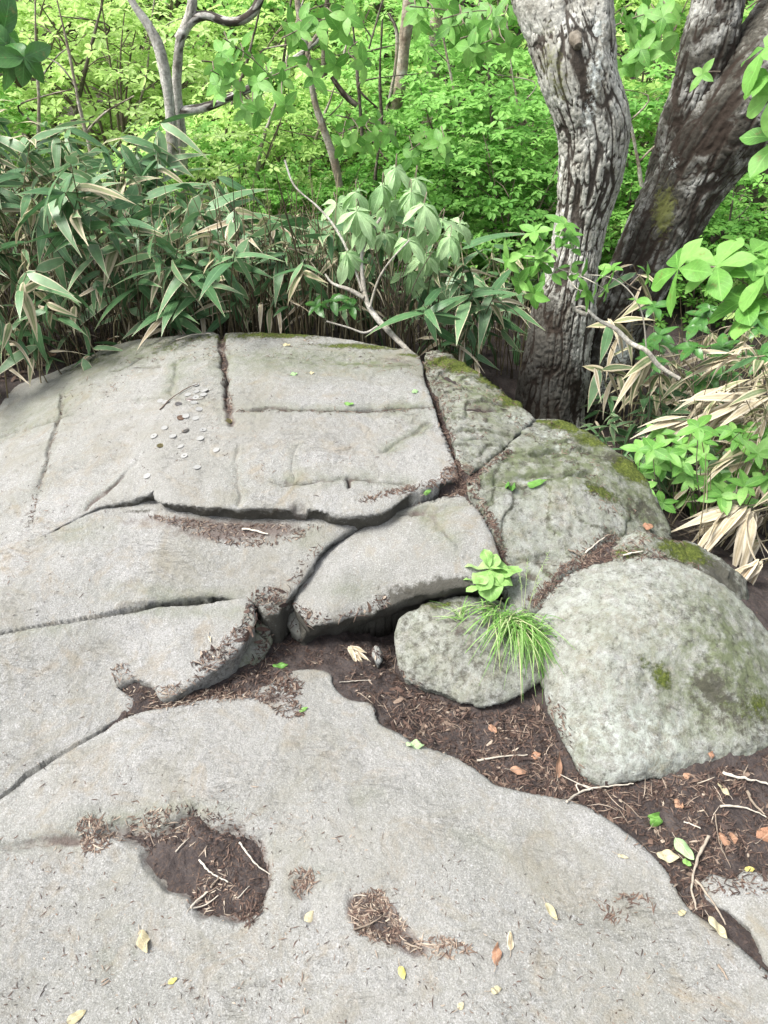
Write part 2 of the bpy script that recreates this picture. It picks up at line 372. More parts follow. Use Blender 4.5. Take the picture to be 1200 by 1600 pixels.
rocks = {}
A_ctrl = [(-300, 800, .12), (0, 640, .20), (0, 760, .235), (0, 860, .225), (100, 590, .29), (150, 700, .33), (150, 795, .275), (330, 525, .425), (330, 640, .395), (250, 785, .300), (400, 790, .305),
          (560, 797, .295), (690, 757, .318), (500, 640, .405), (500, 530, .43), (650, 560, .41), (680, 660, .375), (350, 720, .355), (550, 720, .35), (200, 545, .37)]
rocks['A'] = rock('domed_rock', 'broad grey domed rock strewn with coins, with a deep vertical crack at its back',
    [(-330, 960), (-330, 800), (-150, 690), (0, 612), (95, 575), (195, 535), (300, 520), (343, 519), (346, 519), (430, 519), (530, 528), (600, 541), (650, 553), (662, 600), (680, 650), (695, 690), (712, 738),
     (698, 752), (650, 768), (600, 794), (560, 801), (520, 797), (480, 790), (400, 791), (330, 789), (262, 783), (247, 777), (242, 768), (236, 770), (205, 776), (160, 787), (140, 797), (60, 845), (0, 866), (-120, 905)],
    A_ctrl, grow=.007, seals=[(668, 768, .075, .86), (-150, 905, .30, .97), (20, 862, .16, .9)], cell=0.0038, wp=.055, W=0.014, Rv=0.008, tm=.6, depth=0.12, under=0.03, wob=0.006, edge_dark=0.75, seed=11, big=0.007,  # ledge face: black staining, with overhang shade painted in too
    grooves=[dict(p=[(346, 505), (348, 560), (355, 610), (358, 640), (362, 668)], d=.032, w=.011, soil=.8, taper=(0.01, .15)),
             dict(p=[(372, 637), (430, 636), (500, 640), (560, 640), (640, 637), (682, 636)], d=.024, w=.008, soil=.8, alg=.6),
             dict(p=[(200, 625), (280, 622), (350, 640)], d=.008, w=.008, soil=.2),
             dict(p=[(400, 752), (470, 756), (545, 748), (600, 752), (665, 755)], d=.012, w=.007, soil=.5, alg=.5),
             dict(p=[(545, 765), (545, 742)], d=.02, w=.006, soil=.8),
             dict(p=[(100, 600), (92, 640), (80, 690), (62, 760), (45, 830)], d=.011, w=.009, soil=.45, taper=(.1, .4)),
             dict(p=[(-100, 715), (0, 680), (60, 663), (130, 640)], d=.012, w=.010, soil=.4),
             dict(p=[(215, 718), (190, 742), (165, 765), (140, 785), (128, 803)], d=.014, w=.006, soil=.8, taper=(.45, .12)),
             dict(p=[(375, 690), (372, 740), (376, 800)], d=.006, w=.006, soil=.4),
             dict(p=[(278, 560), (276, 590), (270, 620)], d=.010, w=.012, soil=.25, alg=.6),
             dict(p=[(210, 572), (240, 572), (250, 575)], d=.010, w=.006, soil=.5),
             dict(p=[(168, 580), (195, 575), (230, 552)], d=.014, w=.007, soil=.5),
             dict(p=[(460, 760), (455, 720), (468, 690)], d=.004, w=.006, soil=.25),
             dict(p=[(590, 708), (630, 690), (665, 665), (680, 660)], d=.008, w=.006, soil=.4, alg=.7),
             dict(p=[(520, 565), (600, 572), (655, 572)], d=.010, w=.006, soil=.5, alg=.7)],
    pits=[dict(p=[(452, 797), (462, 786), (476, 790), (476, 806)], d=.02, w=.004, soil=.3)],
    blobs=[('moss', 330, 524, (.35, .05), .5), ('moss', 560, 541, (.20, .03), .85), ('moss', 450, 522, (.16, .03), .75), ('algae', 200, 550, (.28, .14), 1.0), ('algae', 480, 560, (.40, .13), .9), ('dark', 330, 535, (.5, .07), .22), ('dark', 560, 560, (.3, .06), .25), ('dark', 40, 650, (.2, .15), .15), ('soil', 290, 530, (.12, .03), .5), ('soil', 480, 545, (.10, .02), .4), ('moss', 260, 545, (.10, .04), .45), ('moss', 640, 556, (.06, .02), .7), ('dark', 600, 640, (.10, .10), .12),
           ('algae', 60, 640, (.25, .16), .5), ('soil', 620, 565, (.10, .03), .55), ('moss', 130, 570, (.12, .05), .5), ('dark', 250, 800, (.02, .02), .6), ('algae', 640, 640, (.08, .1), .5),
           ('soil', 455, 795, (.04, .02), .35)])
rocks['A2'] = rock('cracked_rock_wedge', 'mossy wedge of grey rock between two leaf filled cracks before the big tree', 
    [(668, 551), (730, 571), (790, 616), (830, 652), (818, 668), (790, 692), (765, 712), (728, 738), (716, 700), (700, 652), (686, 610)],
    [(668, 551, .40), (740, 575, .385), (800, 625, .35), (830, 655, .325), (790, 692, .325), (730, 738, .32), (700, 650, .375), (745, 650, .37)],
    cell=0.0045, grow=.008, strata=(.010, 10, -.35), base_dark=.27, seals=[(812, 668, .05, .8), (664, 552, .04, .7)], W=0.013, Rv=0.008, depth=0.2, wob=0.007, seed=21, algae=.6, lichen=.25, edge_moss=.15, big=.010, rough=.006,
    grooves=[dict(p=[(700, 645), (760, 640), (800, 642)], d=.02, w=.008, soil=.4), dict(p=[(715, 692), (760, 688), (790, 690)], d=.014, w=.006), dict(p=[(690, 580), (740, 610), (800, 640)], d=.016, w=.012, alg=.8)],
    blobs=[('moss', 735, 575, (.18, .05), 1.0), ('soil', 745, 640, (.06, .08), .45), ('moss', 800, 625, (.06, .05), 1.2), ('moss', 700, 565, (.06, .03), .9), ('moss', 765, 596, (.06, .03), .9), ('lichen', 815, 660, (.05, .03), .9), ('lichen', 740, 590, (.06, .03), .8), ('algae', 760, 640, (.1, .1), .5)])
rocks['F'] = rock('long_mossy_rock', 'weathered rounded rock shoulder with moss patches running down to the dry bamboo',
    [(737, 757), (768, 722), (800, 696), (826, 667), (850, 655), (905, 668), (950, 695), (1000, 738), (1035, 800), (1042, 840), (1000, 846), (950, 838), (925, 862), (890, 884), (860, 905), (838, 945), (800, 960), (790, 900), (779, 850), (762, 805)],
    [(737, 757, .318), (800, 696, .325), (850, 660, .31), (905, 670, .30), (950, 700, .285), (1000, 740, .245), (1035, 808, .17), (950, 830, .215), (885, 885, .185), (835, 942, .13), (790, 930, .14), (783, 880, .18), (765, 815, .27), (850, 770, .29), (930, 770, .28)],
    cell=0.0042, grow=.008, strata=(.011, 8, -.30), base_dark=.27, seals=[(812, 668, .05, .8)], W=0.018, Rv=0.011, depth=0.25, wob=0.008, seed=31, algae=.6, lichen=.35, big=.010, rough=.0055,
    grooves=[dict(p=[(745, 760), (800, 745), (870, 738), (940, 735)], d=.022, w=.011, alg=.9, soil=.2), dict(p=[(770, 722), (850, 705), (930, 700), (980, 730)], d=.022, w=.015, alg=.9, soil=.2), dict(p=[(757, 785), (790, 770), (850, 765)], d=.008, w=.007),
             dict(p=[(880, 872), (850, 868), (800, 880)], d=.018, w=.007, soil=.5), dict(p=[(840, 900), (815, 895), (795, 905)], d=.014, w=.007, soil=.5)],
    blobs=[('moss', 940, 765, (.07, .035), .9), ('moss', 905, 675, (.12, .04), .6), ('moss', 990, 735, (.08, .06), .6), ('moss', 800, 760, (.08, .02), .45), ('dark', 1020, 805, (.08, .06), .25), ('moss', 880, 664, (.07, .03), .8), ('moss', 930, 690, (.07, .03), .8), ('moss', 985, 733, (.06, .04), .8), ('moss', 840, 660, (.04, .02), .5), ('algae', 1000, 790, (.1, .1), .8),
           ('lichen', 870, 690, (.08, .05), .7), ('algae', 930, 720, (.2, .08), .9), ('dark', 960, 715, (.07, .03), .5), ('moss', 850, 750, (.03, .012), .6), ('soil', 850, 885, (.04, .015), .4)])
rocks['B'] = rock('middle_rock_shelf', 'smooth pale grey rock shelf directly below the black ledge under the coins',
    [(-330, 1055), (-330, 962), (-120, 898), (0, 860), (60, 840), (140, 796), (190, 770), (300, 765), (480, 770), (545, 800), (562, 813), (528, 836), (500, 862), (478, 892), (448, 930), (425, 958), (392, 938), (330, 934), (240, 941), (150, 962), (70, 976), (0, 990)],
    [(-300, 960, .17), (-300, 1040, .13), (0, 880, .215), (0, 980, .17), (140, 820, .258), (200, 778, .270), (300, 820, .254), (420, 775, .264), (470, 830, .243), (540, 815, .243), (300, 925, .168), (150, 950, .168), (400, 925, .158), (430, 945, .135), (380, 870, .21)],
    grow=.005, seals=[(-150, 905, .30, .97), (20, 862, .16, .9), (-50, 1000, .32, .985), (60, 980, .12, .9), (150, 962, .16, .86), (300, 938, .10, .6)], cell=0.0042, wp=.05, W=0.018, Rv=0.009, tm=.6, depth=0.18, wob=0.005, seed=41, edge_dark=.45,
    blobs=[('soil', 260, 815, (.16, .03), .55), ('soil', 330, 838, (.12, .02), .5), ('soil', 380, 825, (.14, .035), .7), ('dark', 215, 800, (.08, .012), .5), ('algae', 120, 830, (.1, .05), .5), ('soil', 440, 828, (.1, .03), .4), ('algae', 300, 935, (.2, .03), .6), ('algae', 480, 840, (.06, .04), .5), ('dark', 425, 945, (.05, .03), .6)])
rocks['C'] = rock('lower_rock_shelf', 'pale tongue shaped rock shelf with a pointed front end above the needle litter',
    [(-330, 1400), (-330, 1062), (-120, 1020), (0, 995), (70, 981), (150, 967), (240, 946), (330, 938), (384, 936), (394, 952), (392, 978), (370, 1010), (330, 1043), (290, 1070), (256, 1086), (236, 1066), (205, 1060), (182, 1072), (216, 1100), (203, 1113), (150, 1143), (95, 1175), (40, 1208), (0, 1243), (-120, 1300)],
    [(-300, 1100, .10), (-300, 1350, .01), (0, 1000, .163), (150, 975, .160), (300, 950, .156), (385, 942, .150), (380, 1000, .122), (255, 1080, .085), (100, 1120, .075), (0, 1230, .035), (0, 1100, .10), (210, 1105, .062)],
    grow=.009, seals=[(-50, 1000, .32, .985), (60, 985, .12, .9), (150, 968, .16, .86), (300, 945, .10, .6), (20, 1235, .16, .88), (-100, 1290, .2, .9), (120, 1160, .1, .8)], cell=0.004, wp=.05, W=0.016, Rv=0.009, tm=.6, depth=0.13, wob=0.006, seed=51, edge_dark=.35,
    blobs=[('algae', 60, 975, (.1, .03), .6), ('algae', 230, 950, (.2, .02), .7), ('soil', 160, 1075, (.05, .02), .4), ('algae', 380, 960, (.05, .04), .4), ('soil', 75, 1000, (.03, .02), .2)])
rocks['D'] = rock('foreground_rock_slab', 'large flat pale rock slab filling the foreground, with a dirt filled hollow at left',
    [(-420, 1470), (-120, 1308), (0, 1250), (40, 1216), (95, 1182), (150, 1151), (205, 1120), (260, 1104), (330, 1092), (372, 1084), (400, 1076), (430, 1066), (452, 1052), (484, 1045), (514, 1050), (526, 1072), (545, 1092), (578, 1100), (590, 1128), (625, 1152), (655, 1168), (705, 1182), (740, 1200), (775, 1226), (830, 1238),
     (890, 1252), (940, 1274), (1000, 1318), (1035, 1355), (1062, 1398), (1080, 1425), (1120, 1455), (1170, 1500), (1215, 1540), (1400, 1700), (1500, 1950), (600, 2050), (-500, 1950)],
    [(-300, 1500, 0), (0, 1250, .032), (215, 1120, .06), (400, 1085, .048), (490, 1060, .036), (590, 1130, .02), (780, 1225, .008), (930, 1270, .0), (1060, 1390, -.01), (1200, 1530, -.01), (600, 1500, 0), (0, 1500, 0), (300, 1240, .042), (200, 1340, .008), (600, 1250, .028), (1300, 1900, -.02), (-300, 1900, 0), (600, 1900, -.01), (330, 1350, .008), (100, 1290, .036), (100, 1330, .012)],
    grow=.005, seals=[(20, 1240, .16, .88), (-100, 1295, .2, .9), (120, 1165, .1, .8)], cell=0.0036, W=0.012, Rv=0.006, tm=.5, depth=0.13, wob=0.007, seed=61, big=.005, lam=3e-4,
    grooves=[dict(p=[(-60, 1330), (0, 1322), (60, 1316), (110, 1314), (150, 1308)], d=.009, w=.007, soil=.3), dict(p=[(200, 1440), (205, 1470), (215, 1500)], d=.002, w=.004, soil=.25), dict(p=[(160, 1480), (170, 1500), (165, 1530)], d=.002, w=.004, soil=.3), dict(p=[(690, 1290), (760, 1320), (800, 1330)], d=.002, w=.006, soil=.12), dict(p=[(402, 1330), (425, 1318), (450, 1325), (480, 1315), (500, 1300), (505, 1295)], d=.004, w=.006, soil=.1), dict(p=[(540, 1255), (580, 1240), (608, 1232)], d=.003, w=.008, soil=.25)],
    pits=[dict(p=[(150, 1306), (170, 1296), (190, 1290), (212, 1284), (240, 1290), (270, 1280), (285, 1268), (306, 1258), (312, 1272), (340, 1286), (370, 1284), (385, 1298), (410, 1315), (424, 1350), (418, 1395), (385, 1432), (335, 1428), (305, 1424), (290, 1395), (255, 1380), (226, 1345), (218, 1318), (180, 1312)],
               d=.019, w=.010, soil=.55), dict(p=[(552, 1408), (585, 1393), (610, 1415), (640, 1448), (664, 1478), (640, 1488), (600, 1472), (562, 1458), (545, 1432)], d=.006, w=.010, soil=.75),
          dict(p=[(455, 1372), (475, 1362), (492, 1375), (485, 1392), (462, 1395)], d=.008, w=.006, soil=.4), dict(p=[(470, 1425), (482, 1412), (494, 1428), (484, 1440)], d=.008, w=.006, soil=.5),
          dict(p=[(0, 1316), (60, 1312), (120, 1300), (120, 1325), (60, 1330)], d=.008, w=.010, soil=.12)],
    blobs=[('soil', 120, 1312, (.08, .012), .4), ('algae', 300, 1262, (.1, .015), .55), ('algae', 180, 1280, (.1, .02), .5), ('soil', 385, 1380, (.03, .05), .35), ('soil', 425, 1090, (.05, .02), .75), ('soil', 455, 1110, (.03, .012), .5), ('soil', 540, 1125, (.03, .012), .45), ('soil', 230, 1125, (.06, .008), .4),
           ('soil', 60, 1140, (.04, .02), .25), ('soil', 880, 1330, (.03, .02), .25), ('soil', 620, 1540, (.03, .02), .3), ('soil', 760, 1500, (.03, .03), .3), ('soil', 100, 1480, (.05, .03), .2), ('soil', 250, 1450, (.04, .02), .22), ('soil', 580, 1430, (.04, .03), .3), ('soil', 690, 1480, (.05, .012), .3), ('soil', 980, 1420, (.03, .02), .25), ('soil', 1060, 1420, (.02, .02), .3), ('algae', 500, 1370, (.04, .03), .3)])
rocks['E'] = rock('bulging_rock_block', 'bulging grey rock block with an undercut front coloured black by stain and painted shade, between shelf and leaf filled crack',
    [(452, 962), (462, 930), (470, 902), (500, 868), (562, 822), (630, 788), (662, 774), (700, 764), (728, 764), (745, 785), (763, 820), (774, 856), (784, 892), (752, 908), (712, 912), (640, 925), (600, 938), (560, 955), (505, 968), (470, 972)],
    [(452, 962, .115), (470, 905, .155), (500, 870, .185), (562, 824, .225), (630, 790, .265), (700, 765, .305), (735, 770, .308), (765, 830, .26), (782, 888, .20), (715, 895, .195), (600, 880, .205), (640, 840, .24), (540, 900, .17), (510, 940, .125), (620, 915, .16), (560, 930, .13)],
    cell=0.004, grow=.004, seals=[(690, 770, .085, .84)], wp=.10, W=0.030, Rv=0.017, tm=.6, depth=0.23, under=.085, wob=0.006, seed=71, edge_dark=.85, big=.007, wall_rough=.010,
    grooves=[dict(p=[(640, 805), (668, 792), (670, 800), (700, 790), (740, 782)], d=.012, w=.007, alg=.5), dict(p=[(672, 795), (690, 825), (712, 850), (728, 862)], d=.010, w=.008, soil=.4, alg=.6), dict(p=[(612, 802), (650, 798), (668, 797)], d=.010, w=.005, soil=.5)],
    blobs=[('dark', 650, 925, (.11, .022), .9), ('dark', 715, 912, (.06, .02), .8), ('dark', 560, 962, (.05, .012), .5), ('algae', 540, 920, (.08, .03), .5), ('soil', 728, 860, (.01, .02), .3)])  # front lip darkened by black stain plus painted undercut shade
rocks['G'] = rock('squat_angular_rock', 'squat rough cornered rock behind and left of the grass tuft',
    [(617, 975), (632, 955), (680, 936), (700, 925), (760, 925), (815, 950), (850, 1000), (852, 1050), (800, 1090), (752, 1099), (700, 1080), (650, 1062), (625, 1045)],
    [(618, 975, .085), (680, 938, .115), (760, 930, .13), (815, 955, .12), (850, 1020, .06), (752, 1095, .02), (700, 1075, .025), (630, 1040, .03), (720, 1000, .10), (660, 990, .09)],
    cell=0.0038, base_dark=.36, wp=.09, W=0.022, Rv=0.016, tm=.5, depth=0.14, wob=0.007, seed=81, smooth_n=1, algae=.6, lichen=.3, big=.014, bigf=7, rough=.007, lam=5e-4,
    blobs=[('moss', 690, 945, (.06, .02), .7), ('soil', 720, 990, (.05, .05), .35), ('moss', 780, 950, (.04, .03), .4), ('lichen', 640, 965, (.03, .03), .8)])
rocks['I'] = rock('small_mossy_rock', 'low moss covered rock wedged behind the big round boulder',
    [(905, 890), (930, 862), (975, 828), (1010, 822), (1050, 835), (1090, 838), (1140, 880), (1180, 930), (1130, 930), (1060, 905), (1000, 890), (950, 888)],
    [(905, 890, .18), (975, 828, .225), (1030, 830, .22), (1080, 845, .19), (1150, 900, .12), (1180, 935, .07), (1050, 880, .19), (960, 870, .205)],
    cell=0.0045, W=0.04, Rv=0.03, depth=0.22, wob=0.008, seed=91, strata=(.015, 12, .3), base_dark=.25, algae=.6, lichen=.3, big=.013, rough=.007,
    blobs=[('moss', 1070, 858, (.09, .05), 1.0), ('moss', 970, 862, (.07, .03), .7), ('dark', 1120, 900, (.08, .05), .6), ('lichen', 985, 832, (.04, .02), 1.0)])
rocks['H'] = rock('round_boulder', 'big round grey boulder with pale lichen crust and green moss spots at right',
    [(828, 955), (844, 923), (878, 894), (925, 876), (985, 867), (1045, 871), (1110, 898), (1165, 940), (1215, 1000), (1262, 1080), (1262, 1135), (1200, 1160), (1120, 1176), (1040, 1194), (975, 1206), (940, 1212), (924, 1203), (907, 1176), (888, 1145), (868, 1105), (850, 1050), (834, 1000)],
    [(832, 955, .105), (880, 898, .165), (950, 872, .20), (1040, 875, .205), (1120, 905, .175), (1200, 985, .09), (1255, 1090, .02), (1120, 1172, .015), (940, 1204, .022), (1020, 1192, .018), (895, 1148, .035), (855, 1050, .06), (950, 960, .190), (1050, 980, .182), (1130, 1030, .135), (1000, 1080, .108), (900, 1030, .135), (1080, 1120, .05)],
    cell=0.0036, wp=.13, W=0.030, Rv=0.034, tm=.4, depth=0.11, under=.012, wob=0.006, seed=101, grow=.004, lichen=.5, algae=.5, base_dark=.24, big=.008, bigf=3.5, rough=.007, edge_dark=.25, lam=1e-3, smooth_n=2,
    blobs=[('moss', 1035, 1058, (.03, .03), .85), ('moss', 1005, 1035, (.025, .02), .45), ('dark', 1110, 1070, (.05, .03), .45), ('dark', 1080, 960, (.10, .06), .15), ('dark', 1150, 1120, (.12, .05), .25), ('algae', 1160, 1040, (.12, .10), .6), ('algae', 1120, 1080, (.16, .10), .8), ('lichen', 985, 1145, (.12, .06), .7), ('algae', 1120, 960, (.12, .12), .5), ('moss', 1150, 1110, (.08, .05), .35), ('moss', 1190, 1100, (.04, .04), .5), ('algae', 900, 1180, (.06, .03), .3)])
rocks['K'] = rock('right_corner_rock_slab', 'pale rock slab edge at the right, past the strip of leaf litter',
    [(1098, 1362), (1125, 1368), (1150, 1372), (1172, 1358), (1200, 1372), (1320, 1400), (1500, 1500), (1500, 1720), (1300, 1600), (1225, 1520), (1195, 1490), (1170, 1445), (1140, 1415), (1110, 1395)],
    [(1098, 1362, -.012), (1200, 1360, -.008), (1140, 1410, -.008), (1200, 1490, -.008), (1320, 1450, .0), (1500, 1600, .0)],
    cell=0.0038, W=0.02, Rv=0.010, depth=0.1, wob=0.009, seed=111)
rocks['J'] = rock('rough_rock_chunk', 'small rough greenish rock chunk tucked below the pointed end of the rock shelf',
    [(352, 1062), (345, 1040), (372, 1018), (398, 985), (400, 962), (415, 968), (422, 995), (412, 1020), (388, 1042), (365, 1066)],
    [(350, 1060, .03), (372, 1018, .07), (400, 968, .105), (418, 995, .06), (388, 1040, .035)], cell=.003, W=.018, Rv=.018, depth=.12, wob=.006, seed=121, algae=.8, rough=.008, lam=1e-4)
rocks['L'] = rock('small_stub_rock', 'small knob of rough rock at the lower left foot of the bulging block',
    [(449, 962), (462, 948), (478, 950), (482, 970), (470, 982), (455, 976)], [(449, 962, .075), (470, 948, .085), (482, 970, .055), (460, 978, .05)], cell=.003, W=.014, Rv=.018, depth=.1, seed=131, algae=.3, rough=.005)
rocks['M'] = rock('pale_pebble', 'small pale pointed stone lying in the dirt beside dried bamboo leaves',
    [(582, 1022), (583, 1008), (590, 1003), (596, 1012), (598, 1028), (590, 1034)], [(582, 1022, .015), (590, 1003, .03), (598, 1028, .01), (590, 1018, .035)], cell=.002, W=.009, Rv=.012, depth=.05, seed=141, wob=.002, lichen=.3)

# ------------------------------------------------------------------ ground: one sheet, fine near the rocks
g_ctrl = [on_z(*c) for c in [(450, 1020, -.005), (560, 1040, .0), (600, 1120, .0), (700, 1150, -.008), (800, 1200, -.015), (1000, 1260, -.025), (1190, 1250, -.03), (1100, 1420, -.028), (1190, 1510, -.028), (310, 1078, .050), (360, 1045, .036), (408, 1010, .022), (270, 1095, .055), (230, 1098, .062), (212, 1082, .074), (190, 1085, .070), (250, 1100, .055), (445, 1050, .022), (545, 1072, .012), (330, 1075, .03), (430, 1065, .02),
        (470, 1000, -.005), (560, 1000, -.01), (850, 1100, -.01), (700, 1110, -.006), (1300, 1300, -.03), (400, 1085, .032), (770, 1080, -.005), (70, 1190, -.02), (850, 930, .06), (790, 950, .07)]]
g_ctrl += [on_z(*c) for c in [(346, 540, .395), (357, 620, .375), (672, 580, .378), (684, 610, .368), (700, 660, .352), (712, 715, .316), (722, 752, .303), (760, 728, .304), (790, 694, .308), (755, 790, .262), (778, 850, .210), (660, 772, .282), (600, 800, .252), (545, 830, .19), (505, 862, .13), (478, 900, .07), (450, 945, .02), (880, 888, .155), (935, 850, .19), (842, 938, .085), (1030, 868, .185), (960, 866, .195), (1080, 885, .15), (640, 940, -.02), (560, 970, -.02), (720, 925, .02), (560, 880, .05), (640, 870, .08)]]
g_ctrl += [np.array(p) for p in [(-1.2, .5, -.12), (0, .2, -.12), (1.3, .5, -.12), (-.9, 1.3, -.02), (-1.8, 1.8, .03), (-.8, 2.2, .1), (0, 2.2, .15), (.5, 1.9, .05), (1.3, 1.6, -.04), (1.25, 2.2, -.10), (-1.3, 2.5, .2), (-1.7, 3, .2), (-.7, 2.95, .26), (0, 2.95, .26), (.35, 2.9, .10), (.62, 2.78, -.08), (.8, 2.55, -.10), (1.0, 2.7, -.13), (1.0, 2.35, -.12), (1.8, 2.6, -.05), (1.8, 1.6, -.05), (1.5, 3.6, -.05), (.8, 3.3, -.08), (-1.5, 4, .2), (0, 4, .12), (2, 4.5, 0), (-2.5, 1, -.05)]]
GS = TPS(g_ctrl, 1e-3)
def ground_z(X, Y):
    X = np.asarray(X, float); Y = np.asarray(Y, float)
    w = sstep(3.8, 5.5, np.hypot(X, Y-1.8))
    near_ = np.clip(GS(np.clip(X, -3, 3), np.clip(Y, 0, 5)), -.3, .4)
    far_ = -0.05 + 0.16*np.maximum(Y-4.5, 0)**1.0*sstep(4.5, 8, Y) + 0.16*np.maximum(Y-9, 0)*sstep(9, 14, Y) + 0.35*fbm2(X, Y, .25, 3, 5)*sstep(4, 8, np.hypot(X, Y-1.8)) + .10*np.maximum(-X-3, 0)*sstep(2, 8, Y)
    far_ = np.minimum(far_, 9+0.4*fbm2(X, Y, .1, 3, 8))
    return near_*(1-w)+far_*w
def axis_pts(a, b, step, far):
    c = list(np.arange(a, b, step)); s = step
    while c[-1] < far: s *= 1.09; c.append(c[-1]+s)
    s = step; c2 = []; x = a
    while x > -far: s *= 1.09; x -= s; c2.append(x)
    return np.array(c2[::-1]+c)
X, Y = np.meshgrid(axis_pts(-0.75, 1.35, .0065, 90), axis_pts(0.7, 2.2, .0065, 90))
Z = ground_z(X, Y)
amp = np.clip(1-np.hypot(X, Y-1.6)/4, .0, 1)
Z = Z+amp*(0.006*fbm2(X, Y, 9, 3, 3)+0.006*fbm2(X, Y, 45, 3, 4)+.005*np.maximum(0, noise2(X*120, Y*120, 9)))+0.03*fbm2(X, Y, 1.2, 3, 6)*sstep(.3, 1, 1-amp)
F, used = grid_faces(np.ones(X.shape, bool))
ground = link('ground', mesh_np('ground', np.stack([X, Y, Z], -1).reshape(-1, 3), F, True, mat=SOIL)); tag(ground, kind='structure')
# dirt lying in the hollow of the foreground slab
S_D = rocks['D'][1]
def dirt(name, poly, S, off, cell=.004, seed=0, a=.004):
    P = project(catmull(poly, 6), S); lo = P.min(0)-.02; hi = P.max(0)+.02
    X, Y = np.meshgrid(np.arange(lo[0], hi[0], cell), np.arange(lo[1], hi[1], cell))
    D, _, _, _ = seg_dist(X, Y, P); I = inside(X, Y, P); sd_ = np.where(I, D, -D)+fbm2(X, Y, 35, 3, seed)*.008
    Z = S(X, Y)-off+a*fbm2(X, Y, 20, 3, seed+1)+.0025*noise2(X*130, Y*130, seed+2)-np.clip(.02-sd_, 0, .05)*.55
    F, used = grid_faces(sd_ > -.012)
    o = link(name, mesh_np(name, np.stack([X, Y, Z], -1).reshape(-1, 3)[used], F, True, mat=SOIL)); tag(o, kind='structure'); return o
dirt('dirt_patch', [(165, 1300), (212, 1290), (240, 1292), (270, 1284), (306, 1266), (340, 1288), (380, 1296), (405, 1320), (420, 1350), (412, 1395), (380, 1425), (335, 1424), (305, 1415), (290, 1390), (255, 1372), (230, 1345), (225, 1318)], S_D, .009, seed=201, a=.008)
dirt('dirt_patch', [(558, 1412), (585, 1398), (610, 1420), (640, 1455), (655, 1478), (610, 1470), (566, 1452)], S_D, .004, seed=211, a=.004)
bpy.context.view_layer.update()
DG = bpy.context.evaluated_depsgraph_get()
def cast_down(x, y, z0=1.2):
    ok, p, n, i, o, m = sc.ray_cast(DG, Vector((x, y, z0)), Vector((0, 0, -1)))
    return (p, n) if ok else (Vector((x, y, 0)), Vector((0, 0, 1)))
def cast_px(u, v):
    d = rays([(u, v)])[0]
    ok, p, n, i, o, m = sc.ray_cast(DG, Vector((0, 0, CAM_Z)), Vector(d).normalized())
    return p, n
# ------------------------------------------------------------------ litter
LITTER = make_tint_mat('leaf_litter', [(0.0, (0.019, 0.014, 0.013)), (0.3, (0.045, 0.029, 0.024)), (0.55, (0.092, 0.056, 0.042)), (0.75, (0.17, 0.125, 0.095)), (1.0, (0.34, 0.29, 0.23))], 0.75, spec=.3)
LIT_V, LIT_F, LIT_T = [], [], []
def chips(poly, z, n, ln=(.006, .018), wd=(.0012, .003), tint=(0, 1), lift=.002, zclip=None, on='A', line=None):
    """lying needles, bud scales and leaf scraps dropped straight down inside a patch"""
    out = []
    if line is not None:
        SS = rocks[on][1] if on else None
        pts = catmull([(project([q[:2]], SS)[0] if on else on_z(*q)[:2]) for q in poly], 8, False)
        k = rng.integers(0, len(pts)-1, n); f = rng.random(n)[:, None]
        c = pts[k]*(1-f)+pts[k+1]*f+rng.normal(0, line, (n, 2))
    else:
        P = catmull([on_z(u, v, z)[:2] for u, v in poly], 5)
        lo, hi = P.min(0), P.max(0); c = rng.uniform(lo, hi, (n*4, 2)); c = c[inside(c[:, 0], c[:, 1], P)]
        # clumped rather than even
        w = fbm2(c[:, 0], c[:, 1], 16, 3, 3)+rng.random(len(c))*1.1; c = c[w > np.quantile(w, .35)][:n] if len(c) else c
    for x, y in c:
        p, nrm = cast_down(x, y)
        if zclip and not (zclip[0] < p.z < zclip[1]): continue
        if nrm.z < .35: continue
        out.append((*p, *nrm))
    if not out: return
    out = np.array(out); m = len(out); p = out[:, :3]; nr = out[:, 3:]+rng.normal(0, .22, (m, 3)); nr /= np.linalg.norm(nr, axis=1)[:, None]
    a = rng.uniform(0, 2*math.pi, m); t = np.stack([np.cos(a), np.sin(a), np.zeros(m)], 1); t -= nr*(t*nr).sum(1)[:, None]; t /= np.linalg.norm(t, axis=1)[:, None]
    b = np.cross(nr, t)
    L = rng.uniform(*ln, m)[:, None]*rng.choice([.6, 1, 1, 1.6], m)[:, None]; Wd = rng.uniform(*wd, m)[:, None]
    lf = rng.random(m)[:, None]*lift+.0008; bend = rng.normal(0, .08, m)[:, None]; arch = rng.uniform(0, .06, m)[:, None]
    vs = []
    for s, wk in ((-.5, .35), (-.12, 1), (.18, .9), (.5, .2)):
        cen = p+t*L*s+b*L*bend*(4*s*s)+nr*(lf+L*arch*(1-4*s*s))
        vs += [cen+b*Wd*.5*wk, cen-b*Wd*.5*wk-nr*Wd*.25]
    V = np.stack(vs, 1).reshape(-1, 3); base = np.arange(m)[:, None]*8
    F = np.concatenate([base+np.array([[0, 1, 3, 2]]), base+np.array([[2, 3, 5, 4]]), base+np.array([[4, 5, 7, 6]])])
    off = sum(len(v) for v in LIT_V)
    LIT_V.append(V); LIT_F.append(F+off); LIT_T.append(np.repeat(rng.uniform(*tint, m), 8))
def flush(name, mat=None):
    if not LIT_V: return None
    me = mesh_np(name, np.concatenate(LIT_V), np.concatenate(LIT_F), False, dict(tint=np.concatenate(LIT_T)), mat=mat or LITTER)
    LIT_V.clear(); LIT_F.clear(); LIT_T.clear()
    return tag(link(name, me), kind='stuff')
